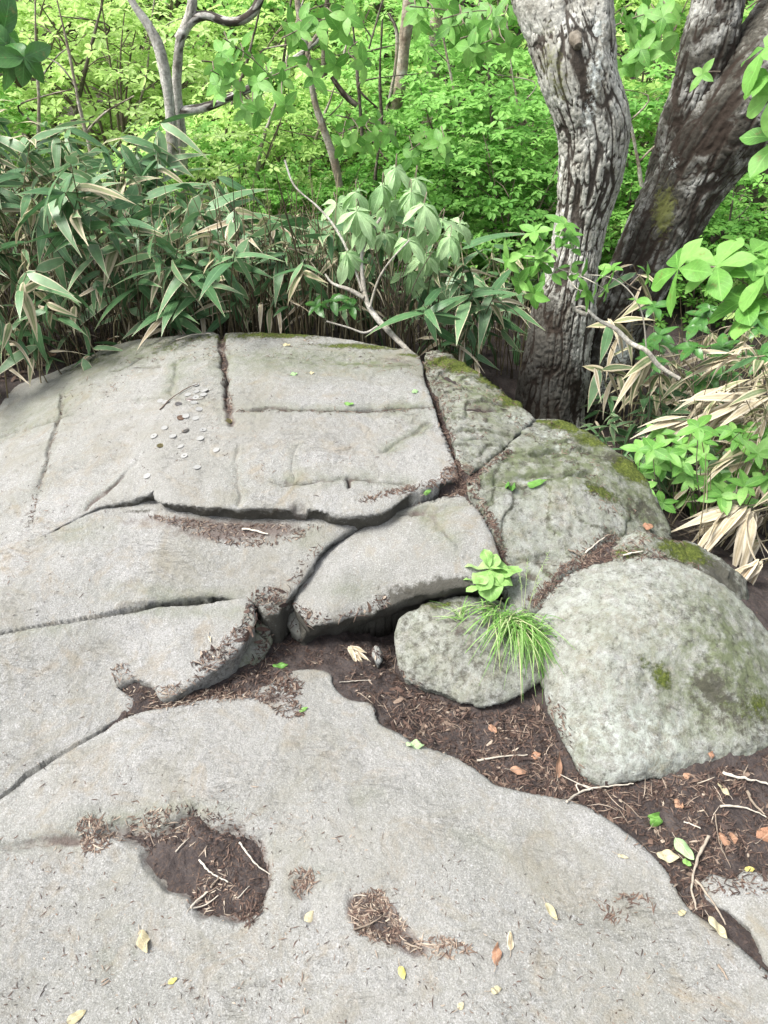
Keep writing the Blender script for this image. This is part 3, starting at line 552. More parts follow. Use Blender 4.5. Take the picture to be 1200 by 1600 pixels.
main_dirt = [(400, 1000), (440, 990), (520, 1010), (600, 990), (620, 1050), (660, 1080), (750, 1115), (845, 1105), (893, 1178), (935, 1226), (1110, 1203), (1260, 1178), (1260, 1400), (1180, 1370), (1110, 1365), (1110, 1400), (1250, 1560), (1190, 1530), (1060, 1400),
             (1030, 1350), (930, 1275), (860, 1250), (780, 1230), (720, 1190), (640, 1165), (590, 1130), (560, 1095), (520, 1050), (480, 1045), (450, 1060), (480, 1100), (440, 1110), (380, 1095), (300, 1095), (350, 1060), (390, 1030)]
chips(main_dirt, -.01, 5200, tint=(0, .62), lift=.004)
chips(main_dirt, -.01, 2200, ln=(.010, .028), wd=(.0010, .0022), tint=(.3, .85), lift=.006)
chips([(640, 1080), (760, 1120), (860, 1120), (935, 1228), (1110, 1205), (1250, 1182), (1250, 1380), (1050, 1380), (930, 1270), (780, 1225), (700, 1175)], -.01, 2400, tint=(.1, .8), lift=.005)
chips(main_dirt, -.01, 420, ln=(.012, .022), wd=(.004, .009), tint=(.15, .85), lift=.004)
chips(main_dirt, -.01, 240, ln=(.03, .055), wd=(.0012, .0022), tint=(.6, 1), lift=.006)
chips(main_dirt, -.01, 3600, ln=(.004, .010), wd=(.002, .006), tint=(0, .5), lift=.003)
chips(main_dirt, -.01, 260, ln=(.006, .016), wd=(.003, .008), tint=(.75, 1), lift=.004)
chips(main_dirt, -.01, 230, ln=(.016, .030), wd=(.007, .014), tint=(.1, .75), lift=.005)
flush('needle_litter')
chips([(180, 1072), (205, 1062), (250, 1088), (330, 1072), (400, 1085), (330, 1098), (225, 1118), (170, 1140), (130, 1158), (200, 1112)], .055, 700, tint=(.2, 1), lift=.005)
chips([(380, 1062), (440, 1058), (462, 1090), (476, 1112), (440, 1118), (395, 1092), (300, 1098), (340, 1075)], .045, 800, tint=(.1, .8))
flush('needle_litter')
# hollow, smaller hollows and scatter on the slab
chips([(225, 1330), (212, 1295), (300, 1275), (400, 1310), (424, 1360), (410, 1425), (330, 1425), (290, 1400)], .0, 1000, tint=(0, .65), ln=(.004, .012), wd=(.001, .003))
chips([(225, 1310), (212, 1285), (290, 1275), (300, 1300), (380, 1400), (340, 1430), (300, 1430), (280, 1370)], .0, 170, ln=(.008, .02), tint=(.5, 1))
chips([(380, 1405), (415, 1400), (400, 1440), (380, 1440)], .0, 120, tint=(.1, .6))
chips([(125, 1290), (160, 1283), (215, 1280), (200, 1305), (170, 1325), (130, 1325)], .02, 260, ln=(.008, .022), tint=(.3, 1))
chips([(550, 1410), (590, 1395), (615, 1420), (660, 1480), (610, 1475), (560, 1460)], .0, 520, ln=(.008, .022), tint=(.2, .95))
chips([(640, 1470), (700, 1465), (740, 1485), (700, 1500), (650, 1490)], .0, 150, ln=(.008, .02), tint=(.4, .95))
chips([(455, 1365), (490, 1368), (488, 1392), (462, 1400)], .0, 110, tint=(.3, .9))
chips([(930, 1400), (1010, 1395), (1020, 1430), (960, 1440)], -.005, 80, ln=(.008, .02), tint=(.35, .8))
chips([(-60, 1200), (1000, 1420), (1150, 1600), (600, 1900), (-100, 1900)], 0., 1300, ln=(.003, .012), wd=(.0006, .0022), tint=(.1, .9), zclip=(-.04, .2))
chips([(0, 1290), (500, 1250), (700, 1600), (0, 1600)], 0., 160, ln=(.004, .014), wd=(.0008, .003), tint=(.3, 1))
flush('leaf_scraps')
# on the rock shelves and packed into the cracks
chips([(230, 812), (330, 818), (480, 818), (520, 822), (480, 832), (420, 842), (330, 838)], .25, 520, tint=(.1, .9))
chips([(346, 520, .41), (352, 580, .40), (358, 640, .37)], 0, 330, tint=(.2, .8), line=.006, ln=(.008, .02))
chips([(658, 556, .39), (680, 600, .38), (695, 650, .36), (712, 715, .32), (722, 750, .31)], 0, 700, tint=(.2, .75), line=.009, ln=(.008, .02))
chips([(720, 752, .31), (760, 728, .31), (800, 692, .32)], 0, 330, tint=(.2, .75), line=.008, ln=(.008, .02))
chips([(735, 765, .30), (760, 800, .27), (780, 850, .22), (788, 890, .17)], 0, 480, tint=(.2, .75), on='F', line=.008)
chips([(725, 750, .31), (695, 762, .30), (650, 779, .28), (605, 797, .26), (568, 816, .22)], 0, 300, tint=(.2, .75), on='E', line=.008)
chips([(500, 868, .15), (472, 900, .12), (457, 935, .08), (450, 980, .03)], 0, 60, tint=(.1, .7), on='E', line=.010)
chips([(960, 835, .2), (920, 870, .18), (870, 900, .15), (835, 940, .10)], 0, 650, tint=(.2, .8), on='F', line=.010, ln=(.008, .02))
chips([(905, 872, .18), (960, 872, .2), (1020, 868, .2), (1060, 880, .18)], 0, 260, tint=(.2, .9), on='F', line=.010)
chips([(905, 880), (930, 865), (1080, 868), (1080, 885), (960, 882)], .19, 320, tint=(.1, .8))
chips([(690, 745), (735, 735), (750, 765), (700, 770)], .31, 500, tint=(.3, .8))
chips([(670, 560), (700, 600), (760, 640), (760, 680), (700, 660)], .36, 200, tint=(.2, .7))
chips([(370, 640, .39), (500, 643, .39), (600, 642, .385), (685, 638, .375)], 0, 200, tint=(.15, .8), line=.006)
chips([(100, 600, .29), (85, 680, .26), (60, 770, .24), (45, 825, .23)], 0, 120, tint=(.1, .7), line=.007)
chips([(640, 560), (760, 570), (900, 680), (1000, 740), (1000, 800), (820, 680), (700, 640)], .32, 1000, tint=(.15, .8))
chips([(100, 580), (330, 520), (640, 545), (660, 600), (300, 580), (100, 620)], .38, 600, tint=(.15, .9))
chips([(0, 640), (600, 650), (640, 780), (200, 780), (100, 1000), (0, 1000)], .3, 700, ln=(.003, .012), wd=(.0006, .002), tint=(.1, .9))
flush('crack_litter')
# forest floor behind and beside the rock
chips([(-60, 640), (60, 590), (250, 548), (200, 500), (-60, 540)], .2, 900, ln=(.015, .05), wd=(.004, .012), tint=(.05, .8), lift=.012)
flush('dead_leaf_litter')

# ------------------------------------------------------------------ small mesh builders
class MB:
    def __init__(s): s.V = []; s.F = []; s.n = 0; s.T = []; s.U = []
    def add(s, V, F, t=0.5, uv=None):
        V = np.asarray(V, float); s.V.append(V); s.F.append(np.asarray(F)+s.n); s.n += len(V)
        s.T.append(np.full(len(V), t) if np.isscalar(t) else np.asarray(t)); s.U.append(np.zeros((len(V), 2)) if uv is None else np.asarray(uv))
    def tube(s, P, r, n=6, t=0.5, cap=True):
        P = np.asarray(P, float); m = len(P); r = np.full(m, r) if np.isscalar(r) else np.asarray(r, float)
        T = np.gradient(P, axis=0); T /= np.maximum(np.linalg.norm(T, axis=1)[:, None], 1e-9)
        up = np.array([0.31, 0.17, 0.93]) if abs(T[0, 2]) < .8 else np.array([.9, .3, .1]); A = np.cross(T, up); A /= np.maximum(np.linalg.norm(A, axis=1)[:, None], 1e-9); B = np.cross(T, A)
        th = np.arange(n)*2*math.pi/n
        V = P[:, None]+r[:, None, None]*(np.cos(th)[None, :, None]*A[:, None]+np.sin(th)[None, :, None]*B[:, None])
        V = V.reshape(-1, 3); i = np.arange(m-1)[:, None]*n; j = np.arange(n)[None]; j2 = (j+1) % n
        F = np.stack([i+j, i+j2, i+n+j2, i+n+j], -1).reshape(-1, 4)
        uv = np.stack([np.tile(np.arange(n)/n, m), np.repeat(np.arange(m)/max(m-1, 1), n)], 1)
        s.add(V, F, t, uv)
        if cap:
            for q in (0, m-1):
                ring = V[q*n:(q+1)*n]; c = P[q]+T[q]*(r[q]*.35)*(1 if q else -1); VV = np.vstack([ring, c]); k = np.arange(n)
                s.add(VV, np.stack([k, (k+1) % n, np.full(n, n), np.full(n, n)], 1), t)
    def build(s, name, mat, parent=None, smooth=True):
        F = np.concatenate(s.F)
        me = mesh_np(name, np.concatenate(s.V), F, smooth, dict(tint=np.concatenate(s.T)), uv=np.concatenate(s.U), mat=mat)
        return link(name, me, parent)
def leaf_arrays(L=.16, W=.04, seg=8, shape='lance', droop=.25, fold=.25, twist=0.0, curl=0.0, wave=0.0, seed=0, two=True):
    """leaf along +x, base at the origin, 5 columns so that edges can curl"""
    s = np.linspace(0, 1, seg+1)
    if shape == 'lance': w = np.sin(math.pi*np.clip(s, 0, 1)**.62)**.75*(1-s**6)
    elif shape == 'obov': w = np.sin(math.pi*np.clip(s, 0, 1)**1.35)**.85
    else: w = np.sin(math.pi*s**.8)**.8
    w = w*W/2+.0006
    cols = np.array([-1, -.55, 0, .55, 1]) if two else np.array([-1, 0, 1])
    r = np.random.default_rng(seed+99)
    ph = r.uniform(0, 6)
    x = s*L; z = -droop*L*s**2; ang = twist*s
    V = []
    for c in cols:
        lat = c*w; up = abs(c)*w*fold-(abs(c)**3)*w*curl+wave*w*np.sin(s*9+ph+c*2)
        V.append(np.stack([x-.0*lat, lat*np.cos(ang)-up*np.sin(ang), z+lat*np.sin(ang)+up*np.cos(ang)], 1))
    V = np.stack(V, 1); k = len(cols); V = V.reshape(-1, 3)
    i = np.arange(seg)[:, None]*k; j = np.arange(k-1)[None]
    F = np.stack([i+j, i+j+1, i+k+j+1, i+k+j], -1).reshape(-1, 4)
    uv = np.stack([np.tile((cols+1)/2, seg+1), np.repeat(s, k)], 1)
    return V, F, uv
def leaf_mesh(name, mat, **kw):
    V, F, uv = leaf_arrays(**kw); return mesh_np(name, V, F, True, uv=uv, mat=mat)
def make_leaf_mat(name, c0, c1, c2=None, edge=None, edgew=.16, rough=.45, transl=.3, spec=.35, spots=True, vein=.12, vary=True):
    m, nt = mat_new(name); tc = tcoord(nt)
    oi = nt.nodes.new('ShaderNodeObjectInfo'); uvn = nt.nodes.new('ShaderNodeUVMap'); sx = nt.nodes.new('ShaderNodeSeparateXYZ'); nt.links.new(uvn.outputs[0], sx.inputs[0])
    rnd = oi.outputs['Random']
    vt = attr(nt, 'tint')
    f = mth(nt, 'FRACT', mth(nt, 'ADD', rnd, mth(nt, 'MULTIPLY', vt, 1.0))) if vary else vt
    c = ramp(nt, f, [(0.0, c0), (0.6, c1), (1.0, c2 or c1)])
    n = tnoise(nt, tc, 35, 4, .65)
    c = mixc(nt, .55, c, mixc(nt, 1.0, c, ramp(nt, n, [(.3, (.6, .62, .6)), (.7, (1.3, 1.28, 1.3))]), 'MULTIPLY'))
    u = mth(nt, 'ABSOLUTE', mth(nt, 'SUBTRACT', sx.outputs[0], .5))        # 0 midrib .. .5 edge
    if vein: c = mixc(nt, mth(nt, 'MULTIPLY', mth(nt, 'LESS_THAN', u, .03), .5), c, tuple(min(1, k*1.5+.02) for k in c1))
    if vein and not edge:
        sv = mth(nt, 'ABSOLUTE', mth(nt, 'SUBTRACT', mth(nt, 'FRACT', mth(nt, 'MULTIPLY', mth(nt, 'SUBTRACT', sx.outputs[1], mth(nt, 'MULTIPLY', u, .55)), 8.0)), .5))
        c = mixc(nt, mth(nt, 'MULTIPLY', mth(nt, 'LESS_THAN', sv, .06), .30), c, tuple(min(1, k*1.4+.03) for k in c1))
        bl = tnoise(nt, tc, 22, 4, .7); c = mixc(nt, ramp(nt, bl, [(.62, (0, 0, 0)), (.72, (.55, .55, .55))]), c, (.22, .20, .06))
    if edge:
        nn = tnoise(nt, tc, 60, 3, .7)
        tip = mth(nt, 'MULTIPLY', mth(nt, 'POWER', sx.outputs[1], 6), .22)
        e = mth(nt, 'ADD', mth(nt, 'ADD', u, mth(nt, 'MULTIPLY', mth(nt, 'SUBTRACT', nn, .5), .22)), mth(nt, 'ADD', tip, mth(nt, 'MULTIPLY', mth(nt, 'SUBTRACT', rnd, .5), .12)))
        ef = ramp(nt, e, [(.5-edgew, (0, 0, 0)), (.5-edgew+.05, (1, 1, 1))])
        c = mixc(nt, ef, c, edge)
    if spots:
        sp = tnoise(nt, tc, 120, 2, .6); c = mixc(nt, ramp(nt, sp, [(.66, (0, 0, 0)), (.74, (.6, .6, .6))]), c, (.18, .13, .06))
    finish(nt, c, rough, mth(nt, 'SINE', mth(nt, 'MULTIPLY', sx.outputs[0], 70)), .08, .002, transl=transl, spec=spec)
    return m
BAMBOO_LEAF = make_leaf_mat('sasa_leaf', (.048, .125, .045), (.095, .195, .080), (.17, .27, .14), edge=(.44, .41, .27), edgew=.05, rough=.42, transl=.25, spec=.45)
DRY_LEAF = make_leaf_mat('dry_bamboo_leaf', (.34, .28, .18), (.44, .38, .27), (.24, .18, .11), edge=(.50, .45, .35), edgew=.25, rough=.7, transl=.25, spec=.2)
HALF_DRY = make_leaf_mat('half_dry_bamboo_leaf', (.10, .15, .06), (.22, .24, .12), (.16, .19, .09), edge=(.46, .40, .27), edgew=.26, rough=.55, transl=.25)
GREEN_LEAF = make_leaf_mat('fresh_leaf', (.09, .24, .04), (.16, .36, .07), (.24, .44, .12), rough=.5, transl=.42)
PALE_LEAF = make_leaf_mat('pale_leaf', (.30, .46, .22), (.40, .56, .30), (.22, .39, .16), rough=.55, transl=.35, vein=.2)
BROWN_LEAF = make_leaf_mat('brown_leaf', (.22, .11, .065), (.32, .19, .125), (.15, .08, .05), rough=.7, transl=.1, spec=.2)
TAN_LEAF = make_leaf_mat('tan_leaf', (.32, .29, .17), (.40, .36, .24), (.27, .22, .13), rough=.7, transl=.15, spec=.2)
YELLOW_LEAF = make_leaf_mat('yellow_leaf', (.40, .37, .08), (.48, .43, .13), rough=.6, transl=.2)
TWIG = make_tint_mat('twig_bark', [(0, (.07, .05, .04)), (.5, (.22, .18, .14)), (1, (.45, .42, .36))], .8)

# ------------------------------------------------------------------ coins
def make_coin_mat(name, c, metallic=1.0, rough=.38):
    m, nt = mat_new(name); tc = tcoord(nt)
    out = nt.nodes.new('ShaderNodeOutputMaterial'); b = nt.nodes.new('ShaderNodeBsdfPrincipled')
    n = tnoise(nt, tc, 300, 4, .6); cc = mixc(nt, n, tuple(k*.6 for k in c), c); nt.links.new(cc, b.inputs['Base Color'])
    b.inputs['Metallic'].default_value = metallic; b.inputs['Roughness'].default_value = rough
    bp = nt.nodes.new('ShaderNodeBump'); bp.inputs['Strength'].default_value = .4; bp.inputs['Distance'].default_value = .0005; nt.links.new(tnoise(nt, tc, 500, 3, .6), bp.inputs['Height']); nt.links.new(bp.outputs[0], b.inputs['Normal'])
    nt.links.new(b.outputs[0], out.inputs[0]); return m
SILVER = make_coin_mat('dull_silver', (.30, .30, .29), .2, .55); BRASS = make_coin_mat('dull_brass', (.30, .25, .12)); COPPER = make_coin_mat('worn_copper', (.26, .17, .12)); GREY = make_coin_mat('tarnished_grey', (.26, .24, .23))
def coin_mesh(r, hole, mat):
    th = .0017; n = 28; prof = []
    r0 = .0025 if hole else 0.0
    # rim proud of the field
    prof = [(r0, -th/2), (r, -th/2), (r, th/2), (r*.90, th/2), (r*.87, th/2-.00035), (max(r*.32, r0+.001), th/2-.00035), (max(r*.30, r0+.0006), th/2), (r0+.00005, th/2)] if hole else [(1e-5, -th/2), (r, -th/2), (r, th/2), (r*.90, th/2), (r*.87, th/2-.00035), (r*.5, th/2-.00035), (r*.42, th/2-.0001), (1e-5, th/2-.0001)]
    a = np.arange(n)*2*math.pi/n; m = len(prof)
    V = np.array([[q[0]*math.cos(t), q[0]*math.sin(t), q[1]] for q in prof for t in a])
    F = [[i*n+j, i*n+(j+1) % n, ((i+1) % m)*n+(j+1) % n, ((i+1) % m)*n+j] for i in range(m if hole else m-1) for j in range(n)]
    return mesh_np('coin', V, F, False, mat=mat)
CM = dict(s=coin_mesh(.0112, False, SILVER), y=coin_mesh(.0100, False, SILVER), h=coin_mesh(.0105, True, SILVER), b=coin_mesh(.011, True, BRASS), c=coin_mesh(.01175, False, COPPER), g=coin_mesh(.0115, False, GREY), B=coin_mesh(.0118, False, BRASS))
coins = [(306, 602, 's', 'silver coin touching the upper end of the thin twig on the rock'), (307, 612.6, 'y', 'silver coin just above the holed coin in the top cluster'),
         (318, 617, 's', 'silver coin partly under another at the right of the top cluster'), (320.5, 611.5, 's', 'silver coin leaning on top of another at the right of the top cluster'),
         (293.5, 617, 's', 'silver coin right beside the middle of the thin twig'), (306, 621.5, 'h', 'silver coin with a hole inside the top cluster'), (296, 625, 'g', 'dull grey coin at the lower left of the top cluster'),
         (303, 629.5, 's', 'lowest silver coin of the top cluster'), (279, 631.5, 'g', 'dark grey coin lying below the thin twig'), (250.4, 627, 'y', 'leftmost silver coin at the left of the thin twig'),
         (258.5, 629, 's', 'silver coin touching the lower part of the thin twig'), (311, 639.5, 's', 'bright silver coin alone just below the top cluster'), (282.5, 653, 'c', 'brownish coin with another coin tucked against its right side'),
         (290.5, 650.5, 's', 'silver coin half behind the brownish coin'), (306, 654, 's', 'silver coin right of the brownish pair'), (257, 669, 'y', 'silver coin at the upper left of the middle row'),
         (290, 673.5, 'g', 'grey coin in the middle of the scattered coins'), (317, 672, 'h', 'holed silver coin at the right of the middle row'), (240.5, 681.5, 'h', 'holed silver coin furthest left of the scattered coins'),
         (270, 682, 's', 'silver coin in the middle left below the middle row'), (313, 685.5, 's', 'silver coin right below the right holed coin'), (251, 696.5, 'b', 'brass coloured coin with a hole at the lower left'),
         (282.5, 698, 'y', 'pale silver coin above the lowest holed coin'), (288, 712.5, 'h', 'lowest silver coin with a hole'), (338, 703.5, 'y', 'silver coin alone furthest right of the scattered coins'),
         (308, 730.5, 's', 'tilted silver coin alone near the ledge'), (230, 744, 's', 'silver coin alone at the lower left nearest the ledge'), (357, 658, 'B', 'brass coloured coin at the lower end of the vertical crack')]
for i, (u, v, k, lab) in enumerate(coins):
    p, n = cast_px(u, v)
    o = link('coin', CM[k], loc=p+n*(.0016 if i != 3 else .0035)); o.rotation_mode = 'QUATERNION'
    nn = (n*1.0+Vector(rng.normal(0, .045, 3))+Vector((0, 0, .6))).normalized(); o.rotation_quaternion = nn.to_track_quat('Z', 'Y')
    tag(o, lab, 'coin', 'coins scattered on the domed rock')

# ------------------------------------------------------------------ single fallen leaves and twigs
def lay(o, u, v, ang, lift=.003, tilt=.12, roll=0):
    """lay a thing made along +x on the surface; ang is measured in the picture plane of the ground"""
    p, n = cast_px(u, v)
    n = (n+Vector((0, 0, 1))).normalized()
    x = Vector((math.cos(ang), math.sin(ang), 0)); x = (x-n*x.dot(n)).normalized(); y = n.cross(x)
    M = Matrix((x, y, n)).transposed().to_4x4()
    o.matrix_world = Matrix.Translation(p+n*lift) @ M @ Matrix.Rotation(roll, 4, 'X')
def fallen(u, v, L, W, ang, mat, lab, shape='oval', fold=.35, curl=.5, droop=-.05, wave=.35, lift=.004, roll=0, name='fallen_leaf', stalk=True, seed=0, cat='leaf', group=None, twist=.4):
    t = thing(name, lab, cat, group=group)
    V, F, uv = leaf_arrays(L=L, W=W, seg=12, shape=shape, droop=droop, fold=fold, curl=curl, wave=wave, twist=twist, seed=seed); V[:, 0] -= L/2
    # thickness so that it is not paper thin
    link('blade', mesh_np('blade', V, F, True, uv=uv, mat=mat), t)
    if stalk:
        mb = MB(); mb.tube([(-L/2-.012, .002, .001), (-L/2-.005, 0, .0015), (-L/2, 0, .001), (0, 0, .0006)], [.0007, .0007, .0006, .0003], 5, .6); mb.build('stalk', TWIG, t)
    lay(t, u, v, ang, lift, roll=roll); return t
H = math.pi/2
fallen(225, 1473, .050, .022, -H*.65, TAN_LEAF, 'crumpled pale green leaf lying alone on the slab below the dirt hollow', fold=.7, curl=.6, wave=.7, seed=1)
fallen(483, 1435, .030, .018, 1.0, TAN_LEAF, 'small squarish tan leaf right of the dirt hollow', fold=.1, wave=.2, seed=2)
fallen(861, 1426, .038, .013, -H*.7, TAN_LEAF, 'narrow curled cream leaf on the slab towards the right', fold=.9, curl=.2, seed=3)
fallen(797, 1471, .034, .013, H*.95, PALE_LEAF if 0 else DRY_LEAF, 'whitish upright leaf near the bottom beside the orange leaf', fold=.5, seed=4)
fallen(776, 1492, .042, .016, 1.35, BROWN_LEAF, 'orange brown torn leaf near the bottom right of centre', fold=.4, wave=.8, seed=5)
fallen(628, 1521, .024, .012, -H*.8, YELLOW_LEAF, 'small bright yellow leaf near the bottom edge', fold=.3, seed=6)
fallen(775, 1548, .020, .012, .2, TAN_LEAF, 'tiny torn tan leaf below the orange leaf', wave=.9, seed=7)
fallen(720, 1573, .014, .010, .7, TAN_LEAF, 'tiny tan leaf scrap at the bottom edge', seed=8)
fallen(870, 1200, .070, .019, 1.35, BROWN_LEAF, 'long upright orange brown leaf in the dirt left of the boulder tip', shape='lance', fold=.5, curl=.1, lift=.012, roll=.5, wave=.15, seed=9)
fallen(812, 1208, .052, .017, .05, BROWN_LEAF, 'curved pinkish brown leaf lying flat by the edge of the slab', shape='lance', fold=.5, droop=.3, lift=.012, seed=10)
fallen(770, 1140, .028, .016, -.9, BROWN_LEAF, 'small brown leaf in the dirt below the grass tuft', seed=11)
fallen(648, 1167, .044, .020, -.1, PALE_LEAF, 'pale green lobed leaf on the rim of the big slab', fold=.3, wave=.9, lift=.008, seed=12)
fallen(438, 1043, .042, .017, .0, GREEN_LEAF, 'bright green leaf lying in litter below the rock shelf', fold=.25, lift=.008, seed=13)
fallen(474, 1110, .024, .009, .6, GREEN_LEAF, 'tiny green leaf in litter at the rim of the big slab', fold=.3, seed=14)
fallen(1021, 1283, .040, .026, .9, GREEN_LEAF, 'crinkled bright green leaf on dark dirt at the right', fold=.4, wave=.9, lift=.012, seed=15)
fallen(1066, 1333, .056, .027, -1.15, PALE_LEAF, 'large pale green folded leaf on the dirt at the right', fold=.3, wave=.3, lift=.016, seed=16)
fallen(1043, 1341, .046, .026, -.3, TAN_LEAF, 'cream coloured leaf half under the pale green folded leaf', fold=.3, lift=.008, seed=17)
fallen(1072, 1352, .020, .012, -.9, GREEN_LEAF, 'tiny dark green leaf tip under the pale green folded leaf', lift=.010, seed=18)
fallen(1117, 1452, .046, .020, -.9, TAN_LEAF, 'pale yellow leaf on the rim of the slab at the lower right', fold=.6, lift=.008, seed=19)
fallen(1065, 1428, .018, .010, .2, TAN_LEAF, 'tiny yellow leaf on the rim of the slab beside the long twig', seed=20)
fallen(1136, 1312, .046, .034, -.4, BROWN_LEAF, 'flat light brown leaf in the dirt near the right edge', fold=.1, wave=.6, seed=21)
fallen(1195, 1308, .050, .036, .6, BROWN_LEAF, 'large orange brown leaf cut by the right edge of the picture', fold=.1, wave=.6, lift=.008, seed=22)
fallen(1060, 1258, .030, .022, -1.0, BROWN_LEAF, 'rust coloured decaying leaf above the green crinkled leaf', fold=.1, wave=.6, seed=23)
fallen(1073, 1213, .020, .013, .1, BROWN_LEAF, 'small pinkish leaf scrap below the right side of the boulder', seed=24)
fallen(1110, 1180, .018, .014, 1.2, BROWN_LEAF, 'small orange leaf scrap touching the foot of the boulder', lift=.006, seed=25)
fallen(1170, 1360, .022, .012, .1, YELLOW_LEAF, 'small yellowish leaf by the corner slab', seed=26)
fallen(1130, 1235, .036, .012, 2.0, TAN_LEAF, 'narrow grey curled leaf in the dirt right of centre', fold=.6, seed=27)
fallen(837, 1182, .026, .018, .3, BROWN_LEAF, 'orange leaf scrap beside the long upright leaf', seed=28)
fallen(448, 540, .034, .016, -.5, TAN_LEAF, 'yellowish leaf at the back of the domed rock', seed=29)
fallen(459, 586, .026, .016, .3, PALE_LEAF, 'pale green leaf right of the deep vertical crack', seed=30)
fallen(487, 584, .018, .012, .1, TAN_LEAF, 'tiny yellowish leaf on the back of the domed rock', seed=31)
fallen(545, 632, .032, .013, .0, GREEN_LEAF, 'green leaf lying on the long horizontal crack', fold=.2, seed=32)
fallen(648, 613, .024, .016, .5, PALE_LEAF, 'small grey green leaf near the fallen branch tip', seed=33)
fallen(838, 758, .062, .022, .35, GREEN_LEAF, 'long green leaf on the mossy rock shoulder', shape='lance', fold=.4, lift=.01, seed=34)
fallen(797, 764, .032, .026, -.6, GREEN_LEAF, 'small lobed green leaf on the mossy rock shoulder', wave=.9, lift=.01, seed=35)
fallen(79, 561, .060, .032, .0, BROWN_LEAF, 'large rust brown leaf on the floor behind the rock at left', fold=.2, lift=.02, seed=36)
fallen(124, 553, .050, .022, .9, BROWN_LEAF, 'upright brown leaf on the floor behind the rock at left', fold=.4, lift=.02, seed=37)
fallen(176, 537, .050, .024, .1, BROWN_LEAF, 'brown leaf tucked under the bamboo at the back of the rock', fold=.4, lift=.02, seed=38)
fallen(667, 770, .026, .012, .8, GREEN_LEAF, 'tiny green leaf stuck in the crack above the bulging block', lift=.008, seed=39)
fallen(328, 1000, .022, .006, -1.2, DRY_LEAF, 'slender white leaf scrap on the tongue shaped shelf', shape='lance', seed=40)
fallen(1010, 826, .034, .022, .1, BROWN_LEAF, 'curled pinkish brown leaf on top of the small mossy rock', fold=.6, lift=.01, seed=41)
fallen(120, 1590, .034, .016, .6, TAN_LEAF, 'tan leaf at the bottom left edge of the picture', fold=.5, seed=42)
fallen(973, 1340, .022, .007, -.4, TAN_LEAF, 'slim greenish leaf on the slab near its right rim', shape='lance', seed=43)
fallen(270, 1534, .018, .008, .5, YELLOW_LEAF, 'tiny greenish yellow leaf scrap near the bottom left', seed=44)
# bundle of dried bamboo leaves
bt = thing('dried_leaf_bundle', 'small fan of dried bamboo leaves lying in the dirt below the bulging block', 'dry leaves')
for k, (a, L, dx) in enumerate([(0, .075, 0), (.3, .07, .004), (-.25, .065, -.004), (.6, .05, .002)]):
    V, F, uv = leaf_arrays(L=L, W=.014, seg=8, fold=.7, curl=.2, droop=.1, wave=.3, seed=k)
    o = link('leaf', mesh_np('leaf', V, F, True, uv=uv, mat=DRY_LEAF), bt); o.rotation_euler = (0, 0, a); o.location = (dx-.03, 0, .002*k)
lay(bt, 556, 1028, -.9+.0, .012)
def twig(pts, r, lab, tint=.5, forks=(), z=0.0, name='twig', cat='twig', group=None, lift=1.0):
    """pts are photo positions on the surface, cast onto it"""
    P = [cast_px(u, v)[0]+Vector((0, 0, r*lift+h)) for (u, v, h) in pts]
    c = P[0].copy(); A = catmull([tuple(p-c) for p in P], 5, False); A += rng.normal(0, r*.25, A.shape)
    t = thing(name, lab, cat, loc=c, group=group)
    mb = MB(); rr = np.linspace(1, .55, len(A))*r*(1+.15*rng.normal(0, 1, len(A))); mb.tube(A, np.maximum(rr, r*.3), 8, tint); mb.build('stem', TWIG, t)
    for f in forks:
        Q = [cast_px(u, v)[0]+Vector((0, 0, r*lift*.7+h))-c for (u, v, h) in f]; B = catmull([tuple(q) for q in Q], 5, False)
        mb = MB(); mb.tube(B, np.linspace(.7, .35, len(B))*r, 6, tint); mb.build('side_shoot', TWIG, t)
    return t
twig([(250, 641, 0), (265, 627, .002), (285, 613, .003), (309, 601, .001)], .0022, 'thin dark twig lying across the coins on the domed rock', .15)
twig([(290, 624, 0), (315, 625, .002), (322, 614, .0), (334, 608, .002)], .0010, 'fine crooked twig among the top cluster of coins', .1)
twig([(312, 1345, .004), (325, 1362, .006), (340, 1372, .004), (357, 1380, .002)], .0022, 'pale bent twig in the middle of the dirt hollow', .9)
twig([(375, 1320, .006), (388, 1338, .006), (402, 1355, .006), (423, 1368, .002)], .0020, 'pale twig reaching out of the dirt hollow on its right', .85)
twig([(299, 1421, .004), (312, 1407, .006), (325, 1396, .003)], .0026, 'thick pale twig at the lower left rim of the dirt hollow', .8, forks=[[(302, 1421, .003), (322, 1416, .004), (342, 1402, .006)]])
twig([(275, 1333, .003), (285, 1322, .005), (296, 1311, .003)], .0016, 'straight little grey twig at the upper left of the dirt hollow', .75)
twig([(372, 1405, .003), (382, 1395, .005), (390, 1386, .003)], .0011, 'very thin pale twig at the right of the dirt hollow', .9)
twig([(330, 1388, .003), (337, 1380, .004), (343, 1373, .006)], .0024, 'reddish brown twig stub beside the pale bent twig', .35)
twig([(1105, 1312, .010), (1092, 1338, .010), (1082, 1368, .008), (1080, 1395, .006), (1087, 1425, .003)], .0034, 'long crooked grey twig standing on the litter strip at the lower right', .6)
twig([(1085, 1378, .006), (1105, 1402, .006), (1120, 1425, .005), (1133, 1447, .003)], .0026, 'straight grey twig crossing the lower end of the long crooked twig', .55)
twig([(885, 1256, .004), (905, 1242, .008), (930, 1236, .010), (960, 1232, .008), (988, 1228, .006)], .0026, 'pale forked twig in the dirt left below the boulder', .8, forks=[[(925, 1238, .008), (900, 1228, .010), (874, 1213, .006)], [(905, 1242, .006), (900, 1230, .01), (925, 1236, .01)]])
twig([(745, 1191, .004), (780, 1187, .007), (824, 1182, .004)], .0026, 'straight pale twig lying by the slab rim left of the long upright leaf', .75)
